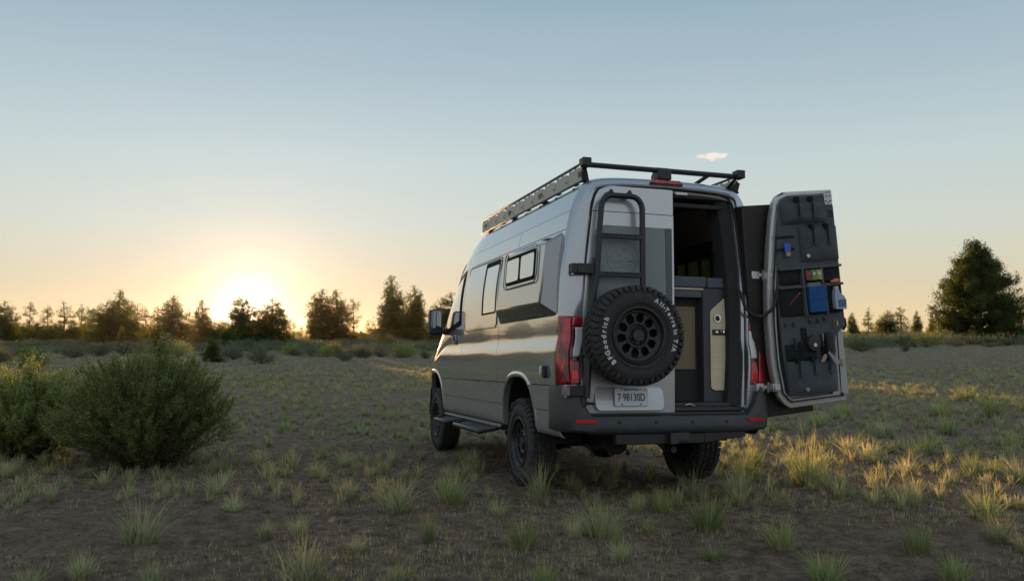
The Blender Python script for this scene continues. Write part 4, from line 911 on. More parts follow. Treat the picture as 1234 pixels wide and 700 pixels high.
X,Y=np.meshgrid(xs,ys,indexing='ij'); near=np.clip(1-(np.hypot(X,Y-7)-9)/8,0,1)
Z=gz(X,Y)+gfine(X,Y)*near
Vg=np.stack([X.ravel(),Y.ravel(),Z.ravel()],1); nx_,ny_=len(xs),len(ys); I=np.arange(nx_*ny_).reshape(nx_,ny_)
Fg=np.stack([I[:-1,:-1].ravel(),I[1:,:-1].ravel(),I[1:,1:].ravel(),I[:-1,1:].ravel()],1)
def tex(n,l,co,scale,detail=6,rough=.6,map_=None):
    t=n.new('ShaderNodeTexNoise'); t.inputs['Scale'].default_value=scale; t.inputs['Detail'].default_value=detail; t.inputs['Roughness'].default_value=rough; l.new(co,t.inputs[0]); return t.outputs[0]
def cramp(n,l,f,stops):
    r=n.new('ShaderNodeValToRGB'); l.new(f,r.inputs[0]); e=r.color_ramp.elements
    while len(e)<len(stops): e.new(.5)
    for k,(p,c) in zip(e,stops): k.position=p; k.color=(*c,1)
    return r.outputs[0]
def mixc(n,l,f,a,b,mode='MIX'):
    m_=n.new('ShaderNodeMix'); m_.data_type='RGBA'; m_.blend_type=mode
    for i,v in ((0,f),(6,a),(7,b)):
        if isinstance(v,(int,float)): m_.inputs[i].default_value=v
        elif isinstance(v,tuple): m_.inputs[i].default_value=(*v,1)
        else: l.new(v,m_.inputs[i])
    return m_.outputs[2]
GM,n,l,b=new_mat('dry_soil'); co=n.new('ShaderNodeNewGeometry').outputs['Position']
soil=cramp(n,l,tex(n,l,co,7,9,.7),[(.32,(.060,.040,.026)),(.5,(.19,.128,.087)),(.68,(.34,.24,.17))])
patchy=cramp(n,l,tex(n,l,co,.55,5,.6),[(.38,(.0,.0,.0)),(.62,(1,1,1))])
soil=mixc(n,l,patchy,soil,mixc(n,l,.3,soil,(.24,.17,.118)))
speck=cramp(n,l,tex(n,l,co,70,3,.5),[(.60,(0,0,0)),(.72,(1,1,1))]); soil=mixc(n,l,speck,soil,(.055,.04,.031))
# beyond the bare foreground: thin dry grass tints the soil
sp=n.new('ShaderNodeSeparateXYZ'); l.new(co,sp.inputs[0]); mr=n.new('ShaderNodeMapRange'); mr.inputs[1].default_value=10; mr.inputs[2].default_value=26; l.new(sp.outputs[1],mr.inputs[0])
gp=cramp(n,l,tex(n,l,co,.9,8,.75),[(.3,(.09,.078,.044)),(.5,(.20,.168,.10)),(.72,(.30,.25,.155))])
mu=n.new('ShaderNodeMath'); mu.operation='MULTIPLY'; l.new(mr.outputs[0],mu.inputs[0]); mu.inputs[1].default_value=.8
soil=mixc(n,l,mu.outputs[0],soil,gp); l.new(soil,b.inputs['Base Color']); b.inputs['Roughness'].default_value=.97; b.inputs['Specular IOR Level'].default_value=.15
bp=n.new('ShaderNodeBump'); bp.inputs['Strength'].default_value=1.0; bp.inputs['Distance'].default_value=.035; l.new(tex(n,l,co,38,8,.7),bp.inputs['Height']); l.new(bp.outputs[0],b.inputs['Normal'])
g=link('ground',np_mesh('ground',Vg,Fg,GM,True)); g['kind']='structure'
# ------------------------------------------------------------------ plant materials
def leafmat(name,c1,c2,trans=.35,scale=1.2,tip=None,rough=.7,isl=False,tcol=None):
    m_,n,l,b=new_mat(name); co=n.new('ShaderNodeTexCoord').outputs['Object']; oi=n.new('ShaderNodeObjectInfo')
    c=cramp(n,l,n.new('ShaderNodeNewGeometry').outputs['Random Per Island'] if isl else tex(n,l,co,scale*3,3),[(.1,c1),(.9,c2)] if isl else [(.35,c1),(.65,c2)])
    if tip:
        sp=n.new('ShaderNodeSeparateXYZ'); l.new(n.new('ShaderNodeTexCoord').outputs['Generated'],sp.inputs[0]); mr=n.new('ShaderNodeMapRange'); mr.inputs[1].default_value=.35; mr.inputs[2].default_value=1; l.new(sp.outputs[2],mr.inputs[0]); c=mixc(n,l,mr.outputs[0],c,tip)
    hs_=n.new('ShaderNodeHueSaturation'); mr=n.new('ShaderNodeMapRange'); mr.inputs[3].default_value=.75; mr.inputs[4].default_value=1.25; l.new(oi.outputs['Random'],mr.inputs[0]); l.new(mr.outputs[0],hs_.inputs['Value']); l.new(c,hs_.inputs['Color'])
    d=n.new('ShaderNodeBsdfDiffuse'); t=n.new('ShaderNodeBsdfTranslucent'); l.new(hs_.outputs[0],d.inputs[0])
    br=n.new('ShaderNodeHueSaturation'); br.inputs['Value'].default_value=2.4; br.inputs['Saturation'].default_value=1.15; l.new(hs_.outputs[0],br.inputs['Color']); l.new(br.outputs[0],t.inputs[0])
    if tcol: t.inputs[0].default_value=(*tcol,1); l.remove(t.inputs[0].links[0])
    mx=n.new('ShaderNodeMixShader'); mx.inputs[0].default_value=trans; l.new(d.outputs[0],mx.inputs[1]); l.new(t.outputs[0],mx.inputs[2]); l.new(mx.outputs[0],n['Material Output'].inputs[0]); n.remove(b); return m_
NEEDLE=leafmat('conifer_needles',(.040,.062,.020),(.090,.118,.038),.45,.8,tcol=(.25,.28,.06))
JUNI=leafmat('juniper_needles',(.050,.072,.022),(.115,.130,.042),.35,.6,tcol=(.17,.20,.05))
SAGE=leafmat('sagebrush_leaves',(.085,.098,.060),(.155,.162,.105),.3,2)
BITTER=leafmat('bitterbrush_leaves',(.085,.105,.036),(.27,.29,.115),.4,2.5,isl=True)
GRASS=leafmat('bunchgrass',(.17,.19,.10),(.37,.37,.23),.4,3,tip=(.38,.33,.18),isl=True)
GRASSG=leafmat('green_bunchgrass',(.12,.155,.065),(.27,.30,.14),.4,3,tip=(.30,.29,.12),isl=True)
STRAW=leafmat('straw_grass',(.22,.18,.11),(.38,.32,.20),.4,3,isl=True)
DRYG=leafmat('grey_dry_grass',(.13,.115,.08),(.27,.235,.165),.35,3,isl=True)
SEED=leafmat('seedling',(.11,.13,.05),(.17,.18,.08),.3,3)
PETAL=simple('purple_petal',(.16,.13,.38),.8)
BARK=simple('bark',(.055,.042,.032),.95,noise_amt=.4,nscale=6,bump=.5,bscale=20)
TWIG=simple('twig',(.07,.058,.048),.95,noise_amt=.3,nscale=20)
def unit(v): return v/np.maximum(1e-9,np.linalg.norm(v,axis=1,keepdims=True))
def leaves(P,size,r,aspect=.5,updir=None,up=.0,spread=1.0):
    """a kite-shaped leaf at each point"""
    N=len(P); d=r.normal(size=(N,3))
    if updir is not None: d=unit(d)*spread+updir*up
    d=unit(d); e=unit(np.cross(d,r.normal(size=(N,3)))); s_=(size*r.uniform(.6,1.4,N))[:,None]
    a=P; q=P+d*s_*.5+e*s_*aspect*.5; t=P+d*s_; w=P+d*s_*.5-e*s_*aspect*.5
    V=np.stack([a,q,t,w],1).reshape(-1,3); return V,np.arange(4*N).reshape(-1,4)
def sticks(A,B,ra,rb):
    """three-sided tapered sticks"""
    N=len(A); d=unit(B-A); u=unit(np.cross(d,np.tile([.3,.5,.8],(N,1)))); w=np.cross(d,u); V=[]
    for P_,r_ in ((A,ra),(B,rb)):
        for k in range(3):
            t=2*math.pi*k/3; V.append(P_+(u*math.cos(t)+w*math.sin(t))*np.reshape(r_,(-1,1)))
    V=np.stack(V,1).reshape(-1,3); I=np.arange(N)[:,None]*6
    return V,np.concatenate([I+np.array([[k,(k+1)%3,3+(k+1)%3,3+k]]) for k in range(3)])
def cat(*vf):
    V=[];Fs=[];o=0
    for v,f in vf: V.append(v);Fs.append(f+o);o+=len(v)
    return np.concatenate(V),np.concatenate(Fs)
# ------------------------------------------------------------------ trees (height 1, scaled)
WID={}
SEEDS=dict(cone=(1,2,3),broad=(4,5),round=(6,),sparse=(7,8,9),open=(10,11),juniper=(21,))
def tree_proto(kind,seed,H=1.0):
    """returns (crown mesh, trunk mesh); unit height"""
    r=np.random.default_rng(seed); L=[];A=[];B=[];RA=[];RB=[]
    lean=r.normal(0,.012,2)
    def axis(h): return np.array([lean[0]*h+.01*math.sin(h*7+seed),lean[1]*h+.01*math.cos(h*6+seed),h])
    if kind=='cone': rad=lambda h:.31*(1-h)**.85*(.8+.2*min(1,h*6))+.014; h0,nl,nb,ls,cl=.015,30,13,.020,19
    elif kind=='broad': rad=lambda h:.42*(1-h)**.6*(.85+.15*min(1,h*5))+.012; h0,nl,nb,ls,cl=.01,24,11,.020,17
    elif kind=='juniper': rad=lambda h:float(np.interp(h,[0,.06,.2,.35,.5,.7,.85,.95,1],[.40,.46,.47,.43,.365,.245,.14,.065,.012])); h0,nl,nb,ls,cl=.0,38,13,.0150,30
    elif kind=='round': rad=lambda h:.40*math.sqrt(max(0,1-((h-.38)/.64)**2)); h0,nl,nb,ls,cl=.0,22,11,.021,17
    elif kind=='sparse': rad=lambda h:.19*math.sqrt(max(0,1-((h-.66)/.36)**2)) if h>.32 else .03; h0,nl,nb,ls,cl=.33,13,5,.024,12
    elif kind=='open': rad=lambda h:.25*(1-h)**.65+.02; h0,nl,nb,ls,cl=.12,16,6,.024,13
    lob=r.uniform(.72,1.25,8) if kind!='juniper' else r.uniform(.86,1.12,8); lph=r.uniform(0,6.28)
    subs={'broad':[(0,0,1),(.13,.02,.86),(-.12,.07,.80),(.0,-.14,.72),(-.05,.13,.62)],'cone':[(0,0,1),(.07,-.03,.84),(-.06,.05,.70)],'round':[(0,0,.95),(.14,.05,.8),(-.14,.0,.86),(.02,-.13,.74)]}.get(kind,[(0,0,1)])
    for (ox,oy,hh_) in subs:
      kk=1.0 if hh_>.94 or kind=='juniper' else .72
      for i in range(nl):
        h=h0+(1-h0)*(i+r.uniform(-.3,.5))/nl
        if h>.985 or h<0: continue
        for k in range((nb if h<.85 else max(3,nb//2))*(2 if len(subs)==1 else 1)//(2 if len(subs)>1 or True else 1) if len(subs)>1 else (nb if h<.85 else max(3,nb//2))):
            if r.random()<.15: continue
            t=r.uniform(0,2*math.pi); R0=rad(h)*kk*(r.uniform(.55,1.18) if kind!='juniper' else r.uniform(.58,1.08))*lob[int((t+lph+h*2)/(2*math.pi)*8)%8]
            a=(axis(h-.02 if kind!='sparse' else h-.05))*np.array([1,1,hh_])+np.array([ox,oy,0]); up_=r.uniform(.05,.35) if kind in('juniper','broad','round') else r.uniform(-.12,.22)
            b_=a+np.array([math.cos(t)*R0,math.sin(t)*R0,R0*up_]); A.append(a);B.append(b_);RA.append(.0035+.006*(1-h));RB.append(.0012)
            nc=max(1,int(R0/(.040 if kind!='juniper' else .026)))
            for c in range(nc):
                f=(c+1)/nc*.85+.22 if kind!='juniper' else (c+1)/nc*.7+.35
                p=a+(b_-a)*min(1.02,f)+r.normal(0,.010,3); m_=cl if f>.5 else cl//2
                sd=.015+.012*r.random()
                L.append(p+np.array([0,0,sd*.5])+r.normal(0,1,(m_,3))*np.array([sd*.8,sd*.8,sd*1.1 if kind!='juniper' else sd]))
    if kind!='sparse': L.append(np.array([axis(v) for v in r.uniform(.88,1.0,30)])+r.normal(0,.007,(30,3)))
    P=np.concatenate(L); P=P[P[:,2]>.004]
    V,Fc=leaves(P,ls,r,.6,np.array([0,0,1.]),.7); WID[kind,seed]=2*float(np.percentile(np.hypot(P[:,0],P[:,1]),97))
    crown=np_mesh('crown',V,Fc,JUNI if kind=='juniper' else NEEDLE)
    hs_=np.linspace(0,.97,9); pts=np.array([axis(h) for h in hs_]); rr=.020*(1-hs_)+.003
    if kind=='juniper': rr=.032*(1-hs_)+.003
    tA,tB=[],[]; mbt=MB(); mbt.tube([tuple(p) for p in pts],list(rr),7)
    V2,F2=sticks(np.array(A),np.array(B),np.array(RA),np.array(RB))
    V1=np.array(mbt.v); F1=np.array([f for f in mbt.f if len(f)==4]); V3,F3=cat((V1,F1),(V2,F2))
    return crown,np_mesh('trunk',V3,F3,BARK,True)
PROTO={k:[tree_proto(k,s) for s in seeds] for k,seeds in dict(cone=(1,2,3),broad=(4,5),round=(6,),sparse=(7,8,9),open=(10,11)).items()}
PROTO['juniper']=[tree_proto('juniper',21)]
def tree(px,top,base,wpx,kind,v,dist,label,group=None,name='pine_tree',rot=None,cat='tree'):
    """place by where it stands: bearing from the photo, distance in metres"""
    x=(px-617)/F*dist; z=float(gz(x,dist)); h=(402-top)/F*dist+CH-z
    crown,trunk=PROTO[kind][v%len(PROTO[kind])]
    e=empty(name,(x,dist,z-.05)); tag(e,label,cat,group)
    w0=WID[kind,SEEDS[kind][v%len(SEEDS[kind])]]
    s_=(1.28 if kind!='juniper' else 1.02)*wpx/F*dist/(h*w0); e.scale=(h*s_,h*s_,h); e.rotation_euler=(0,0,rng.uniform(0,6.28) if rot is None else rot)
    link('crown',crown,e); link('trunk',trunk,e); return e
LM_T=[(6,'the conifer at the left edge'),(57,'the thin far pines'),(90,'the open airy conifer'),(133,'the big rounded pine'),(168,'the thin pines right of the rounded pine'),(208,'the broad dark pine'),(246,'the slim pointed pine'),(280,'the trees left of the sun'),(318,'the pines right under the sun'),(356,'the bright gap right of the sun'),(396,'the two-peaked pine'),(428,'the thin round-topped pine'),(476,'the tallest left pine'),(508,'the pine by the van mirror'),(1030,'the first pine right of the van door'),(1050,'the slim open pine on the right'),(1080,'the low wide pine on the right'),(1110,'the small neat pine on the right'),(1150,'the left flank of the big juniper'),(1195,'the big juniper'),(1236,'the right edge of the view')]
def near_tree(px): return min(LM_T,key=lambda q:abs(q[0]-px))[1]
SP='thin pines standing far behind the left tree line'
T=[(6,362,30,'broad',0,112,'dark wide conifer cut by the left edge of the view','pine_tree'),
(36,362,13,'sparse',0,190,None,0),(57,366,15,'sparse',1,200,None,0),(78,363,26,'open',0,150,'open airy conifer left of the big rounded pine, sky through its top','pine_tree'),(99,364,15,'sparse',2,185,None,0),(113,371,14,'sparse',0,210,None,0),
(128,361,42,'round',0,104,'big rounded dark pine with a taller pointed one rising from its right side','pine_tree'),(144,349,42,'cone',0,108,'pointed pine rising from the right side of the big rounded pine','pine_tree'),(147,391,10,'cone',1,80,'small golden-edged sapling at the foot of the rounded pine','sapling'),
(158,360,15,'sparse',1,180,None,0),(166,362,16,'sparse',2,185,None,0),(175,372,13,'sparse',0,200,None,0),(186,374,13,'sparse',1,205,None,0),
(208,356,42,'cone',1,100,'broad dark pine standing alone between the thin pines and the pointed spruce shape','pine_tree'),(228,370,12,'sparse',2,190,None,0),(190,404,9,'cone',2,75,'knee-high dark sapling in front of the broad dark pine','sapling'),
(246,361,26,'cone',2,106,'slim pointed pine just left of the sun glare','pine_tree'),(266,384,18,'round',0,140,'low golden-lit tree at the left edge of the sun glare','pine_tree'),(275,392,18,'round',0,100,'low dark round tree below the sun glare','pine_tree'),
(257,404,22,'cone',0,43,'small juniper sapling standing alone in the sagebrush','sapling'),
(293,353,40,'broad',0,113,'sun-filled pine with the sun burning through its crown','pine_tree'),(328,357,44,'broad',1,112,'golden-edged broad pine directly right of the sun','pine_tree'),
(354,388,10,'sparse',1,260,'tiny distant pine in the bright gap right of the sun','pine_tree'),(363,391,10,'open',1,260,None,0),
(388,348,42,'cone',1,122,'left peak of the two-peaked dark pine mid-way to the van','pine_tree'),(405,349,42,'cone',0,124,'right peak of the two-peaked dark pine mid-way to the van','pine_tree'),(426,358,18,'sparse',0,160,'thin round-topped pine just right of the two-peaked pine','pine_tree'),
(474,332,44,'cone',2,118,'tallest pine of the left tree line, just left of the van mirror','pine_tree'),(499,344,34,'cone',1,122,'pointed pine partly behind the van mirror','pine_tree'),(436,398,12,'round',0,150,'low bush-like tree between the thin pine and the tallest pine','pine_tree'),
(1027,376,15,'cone',1,150,'first small pine right of the open van door','pine_tree'),(1046,370,15,'open',0,150,'slim open pine, second right of the open van door','pine_tree'),(1069,373,26,'broad',0,140,'low wide pine left of the leaning one on the right horizon','pine_tree'),(1085,369,22,'open',1,145,'loose-topped pine right behind the low wide one','pine_tree'),(1105,374,15,'cone',0,160,'small neat pine midway between the van door and the big juniper','pine_tree'),(1122,380,11,'cone',2,165,'smallest pine, just left of the big juniper','pine_tree'),
(1226,392,40,'broad',1,190,'low tree mass right behind the big juniper at the right edge','pine_tree')]
THIN={36:'thin far pine just right of the conifer at the left edge',57:'thin far pine midway between the left-edge conifer and the airy conifer',99:'thin far pine just right of the airy conifer',113:'short thin far pine at the left shoulder of the big rounded pine',158:'thin far pine at the right shoulder of the pointed pine',166:'thin far pine, second right of the pointed pine',175:'short thin far pine, third right of the pointed pine',186:'short thin far pine at the left side of the broad dark pine',228:'thin far pine between the broad dark pine and the slim pointed pine',363:'tiny far pine touching the two-peaked pine, in the bright gap'}
for px,top,wpx,kind,v,dist,label,nm in T:
    if label: tree(px,top,0,wpx,kind,v,dist,label,name=nm,cat='sapling' if nm=='sapling' else 'tree',group='trees of the left tree line' if px<520 and nm!='sapling' else ('small pines on the right horizon' if nm!='sapling' else None))
    else: tree(px,top,0,wpx,kind,v,dist,THIN[px],SP)
for i,(px,top,wp) in enumerate([(22,385,24),(34,390,22),(46,386,24),(58,391,22),(68,388,20),(88,386,24),(99,390,22),(108,384,24),(160,386,24),(172,390,22),(182,388,22),(229,389,20),(268,392,22),(440,400,20),(452,398,22),(348,398,16)]):
    tree(px,top,0,wp,('round','broad')[i%2],i,135+(i*17)%40,'low bushy tree '+('at the foot of '+near_tree(px) if i<15 else 'in the bright gap right of the sun'),'low bushy trees between the pines')
for i,px in enumerate(range(545,915,23)):
    tree(px,352+(i*37)%21,0,60,('broad','cone','round')[i%3],i,116+(i*13)%17,'pine in the tree line behind the van, hidden by it','pines hidden behind the van')
tree(1180,288,0,104,'juniper',0,122,'large rounded dark juniper towering over the right horizon',name='juniper_tree',rot=1.0)
# trees beyond the left edge: they show as reflections in the van's side
for px,d,top,w_,k in ((-60,95,352,50,'cone'),(-140,110,345,60,'broad'),(-230,80,358,50,'round'),(-330,105,340,60,'cone'),(-450,90,350,70,'broad'),(-560,120,345,60,'cone'),(-700,85,340,70,'round'),(-850,110,335,80,'cone'),(-1050,90,335,80,'broad'),(-1300,100,330,90,'cone')):
    tree(px,top,0,w_,k,0,d,'conifer beyond the left edge, seen only as a reflection in the van side','trees reflected in the van side')
# ------------------------------------------------------------------ shrubs
def shrub_proto(seed,n=4200,mat=SAGE,size=.05):
    r=np.random.default_rng(seed); A=[];B=[];L=[]
    for k in range(34):
        t=r.uniform(0,6.28); el=r.uniform(.25,1.35); R0=r.uniform(.6,1.0)
        d=np.array([math.cos(t)*math.cos(el),math.sin(t)*math.cos(el),math.sin(el)*.95]); A.append([0,0,0]);B.append(d*R0)
        q=r.uniform(.45,1.08,n//34)[:,None]; L.append(d*R0*q+r.normal(0,.085,(n//34,3)))
    P=np.concatenate(L); P=P[P[:,2]>.01]; V,Fc=leaves(P,size,r,.45,np.array([0,0,1.]),.6)
    V2,F2=sticks(np.array(A,float),np.array(B),np.full(34,.012),np.full(34,.004)); 
    return np_mesh('foliage',V,Fc,mat),np_mesh('stems',V2,F2,TWIG)
SH=[shrub_proto(s) for s in (1,2,3,4)]; SHG=[shrub_proto(s,mat=BITTER) for s in (5,6)]
def shrub(x,y,h,w,label,group,v=0,green=False):
    fo,st=(SHG if green else SH)[v%(2 if green else 4)]
    e=empty('sagebrush',(x,y,float(gz(x,y))-.03)); tag(e,label,'shrub',group); e.scale=(w*.5,w*.5,h); e.rotation_euler=(0,0,rng.uniform(0,6.28)); link('foliage',fo,e); link('stems',st,e)
def shrub_px(px,top,base,wpx,label,group=None,v=0,green=False):
    d=CH*F/(base-402); shrub((px-617)/F*d,d,(base-top)/F*d*(1.2 if px>900 else 1.0),wpx/F*d*1.2,label,group,v,green)
SG='sagebrush along the far edge of the clearing'
for i,a in enumerate([(38,415,446,52,'broad green sagebrush at the far left, behind the big bushes'),(3,417,440,40,'sagebrush cut by the left edge, above the left bush'),(90,412,434,40,None),(120,413,432,38,None),(152,408,430,30,None),(215,408,432,46,'wide low sagebrush below the broad dark pine'),(205,398,420,30,None),(168,406,424,26,None),
 (282,413,435,30,'round sagebrush in front of the sun-filled pine'),(316,415,439,44,'widest grey sagebrush in the middle of the clearing edge'),(350,411,428,34,'sagebrush below the bright gap in the trees'),(378,413,430,30,None),(415,419,435,28,'low green sagebrush in front of the two-peaked pine'),(434,412,430,24,None),(459,408,429,36,None),(488,408,430,48,'wide sagebrush at the foot of the tallest pine'),(512,418,431,20,None),(470,402,418,34,None),(440,403,418,34,None),(300,405,422,34,None),
 (392,414,431,30,None),(408,413,430,32,None),(424,411,429,30,None),(441,412,431,28,None),(447,409,426,30,None),(400,408,424,30,None),  # extra sagebrush across the sun's lane, added to shade the lit strip of ground
 (1037,402,422,40,'wide grey sagebrush just right of the open van door'),(1090,412,423,14,'small green sage clump alone in front of the right shrub row'),(1062,400,416,24,None),(1090,396,417,36,'tall grey sagebrush in the right shrub row'),(1116,399,417,38,'darker sagebrush beside the tall grey one'),(1150,402,416,30,None),(1170,402,415,30,None),(1188,405,416,22,None),(1213,406,416,30,None),(1230,400,414,30,None)]):
    px,top,base,wpx,lb=a; shrub_px(px,top,base,wpx,lb or f'{"wide" if wpx>=34 else ("mid-sized" if wpx>=26 else "small")} sagebrush on the clearing edge below {near_tree(px)}',SG,i,green=(i%5==0))
r=np.random.default_rng(5); cnt=0
while cnt<185:
    d=float(r.uniform(48,125)) if cnt<95 else float(r.uniform(95,190)); px=r.uniform(-10,520) if cnt<95 or r.random()<.35 else r.uniform(1005,1245)
    if px>600 and d<98: continue
    x=(px-617)/F*d
    cx=-29.0-.3038*(d-115)*1.0   # keep the low sun's lane through the trees open
    if abs(x-cx)<1.9 and d<58: continue
    if px<520 and d<75 and r.random()<.45: continue
    s_=r.uniform(.6,1.15); shrub(x,d,(.62*s_*r.uniform(.8,1.2)),1.7*s_*r.uniform(.8,1.3),f'{"larger" if s_>.95 else ("smaller" if s_<.78 else "middling")} sagebrush, {"near" if d<70 else ("middle" if d<110 else "far")} belt toward {near_tree(px)}','sagebrush in the belt before the trees',int(r.integers(4)),green=r.random()<.2); cnt+=1
def belt(name,label,N,dmin,dmax,pxa,pxb,seed,open_lane=True,hs=1.0):
    r=np.random.default_rng(seed); d=dmin*(dmax/dmin)**r.random(N); px=r.uniform(pxa,pxb,N); x=(px-617)/F*d; k=vnoise(x,d,9,61)>-.22
    if open_lane: k&=~((abs(x-(-29.0-.3038*(d-115)))<1.9)&(d<60))
    x,d=x[k],d[k]; z=gz(x,d); P=[]
    for a,b_,c_ in zip(x,d,z):
        m_=110; t=r.uniform(0,6.28,m_); el=r.uniform(0,1.5,m_); s_=r.uniform(.5,1.15)*hs; q=r.uniform(.55,1.08,m_)
        P.append(np.stack([a+np.cos(t)*np.cos(el)*q*s_*1.0,b_+np.sin(t)*np.cos(el)*q*s_*1.0,c_+np.sin(el)*q*s_*.62],1))
    P=np.concatenate(P); V,Fc=leaves(P,.20,r,.5,np.array([0,0,1.]),.7); tag(link(name,np_mesh(name,V,Fc,SAGE)),label,'sagebrush',kind='stuff')
belt('sagebrush_belt','sagebrush massed under and behind the left tree line',1000,72,230,-30,540,3)
belt('sagebrush_belt','sagebrush massed along the right horizon',620,98,190,985,1270,4,False,2.3)
# ------------------------------------------------------------------ the two big bushes close by
def big_bush(name,label,x,y,w,h,seed,nb=260):
    r=np.random.default_rng(seed); A=[];B=[];RA=[];L=[];D=[]
    for k in range(nb):
        t=r.uniform(0,2*math.pi); f=math.sqrt(r.random()); bx_,by_=math.cos(t)*f*w*.10,math.sin(t)*f*w*.10
        el=math.acos(min(1,f*.985)); tipR=r.uniform(.82,1.06); top=np.array([math.cos(t)*math.cos(el)*w*.5,math.sin(t)*math.cos(el)*w*.5,max(.06*h,math.sin(el)**.75*h)])*tipR*(1+.10*math.sin(3*t+seed)*(1-f*.5))
        if r.random()<.10: top[2]*=1.10
        p0=np.array([bx_,by_,0.]); mid=(p0+top)/2+np.array([0,0,.04*h])+r.normal(0,.03,3); pts=[p0,(p0+mid)/2+r.normal(0,.012,3),mid,(mid+top)/2+r.normal(0,.02,3),top]
        for i in range(4): A.append(pts[i]);B.append(pts[i+1]);RA.append(.007-.0015*i)
        for j in range(13):   # side shoots, leafy along their length, pointing up and out
            q=r.uniform(.08,1.0)**.8; i=min(3,int(q*4)); a=pts[i]+(pts[i+1]-pts[i])*(q*4-i if q<1 else 1)
            d=unit(((top-p0)/np.linalg.norm(top-p0)+r.normal(0,.42,3)+np.array([0,0,.45]))[None])[0]; ln=r.uniform(.06,.20); b_=a+d*ln
            A.append(a);B.append(b_);RA.append(.0022); m_=int(26+ln*120); u=r.uniform(.1,1.05,m_)[:,None]; L.append(a+(b_-a)*u+r.normal(0,.010,(m_,3))); D.append(np.tile(d,(m_,1)))
    P=np.concatenate(L); D=np.concatenate(D); keep=P[:,2]>.02; P=P[keep]; D=D[keep]
    V,Fc=leaves(P,.0205,r,.46,D,.55); RA=np.array(RA)
    V2,F2=sticks(np.array(A),np.array(B),RA,RA*.6)
    e=empty(name,(x,y,float(gz(x,y))-.02)); tag(e,label,'bush'); link('foliage',np_mesh('foliage',V,Fc,BITTER),e); link('branches',np_mesh('branches',V2,F2,TWIG),e)
big_bush('bitterbrush','large dense green bush on the bare soil, whole in view left of the van',-4.08,9.75,2.08,1.25,3,430)
big_bush('bitterbrush','dark green bush cut by the left edge, beside the large one',-5.95,10.7,1.95,1.03,4,320)
big_bush('bitterbrush','low dark bush filling the gap between the two large bushes',-4.98,10.7,1.25,.95,5,170)
# ------------------------------------------------------------------ grass
def tuft_arrays(seed,n,h,rad,lean=.45,w=.0042,segs=3,x=0,y=0,z=0):
    r=np.random.default_rng(seed); a=r.uniform(0,2*math.pi,n); q=np.sqrt(r.random(n))*rad; H=h*r.uniform(.45,1.0,n)*(1+.25*(r.random(n)<.12))
    base=np.stack([np.cos(a)*q*.5,np.sin(a)*q*.5,np.zeros(n)],1); ln=lean*r.uniform(.1,1,n)*(.4+q/rad); dirx=np.stack([np.cos(a+r.normal(0,.6,n)),np.sin(a+r.normal(0,.6,n)),np.zeros(n)],1)
    side=np.stack([-np.sin(a+r.normal(0,1,n)),np.cos(a),np.zeros(n)],1); W=w*r.uniform(.6,1.3,n); V=[]
    for k in range(segs+1):
        t=k/segs; c=base+dirx*(ln*H*t**1.7)[:,None]+np.array([0,0,1.])*(H*t*(1-.25*ln*t))[:,None]; ww=(W*(1-t**1.5*.92))[:,None]; V+= [c-side*ww*.5,c+side*ww*.5]
    V=np.stack(V,1).reshape(-1,3)+np.array([x,y,z]); m_=2*(segs+1); I=np.arange(n)[:,None]*m_
    return V,np.concatenate([I+np.array([[2*k,2*k+1,2*k+3,2*k+2]]) for k in range(segs)])
TP=[(tuft_arrays(100+i,150,1,.60,.9,.026,4),tuft_arrays(200+i,26,1.15,.3,.3,.010,4),tuft_arrays(300+i,110,.34,.7,1.0,.018,2)) for i in range(5)]
TM_=[]
for i,(a,b_,c_) in enumerate(TP):
    TM_.append([(np_mesh('blades',*a,GRASSG if k else GRASS),np_mesh('seed_stalks',*b_,STRAW),np_mesh('dry_base',*c_,STRAW)) for k in (0,1)])
def gnd(px,py):
    """where the sight line through a point of the photo meets the soil"""
    d=CH*F/(py-402)
    for _ in range(6):
        x=(px-617)/F*d; d=(CH-float(gz(x,d)))*F/(py-402)
    return (px-617)/F*d,d
TG='bunchgrass clumps on the bare soil'
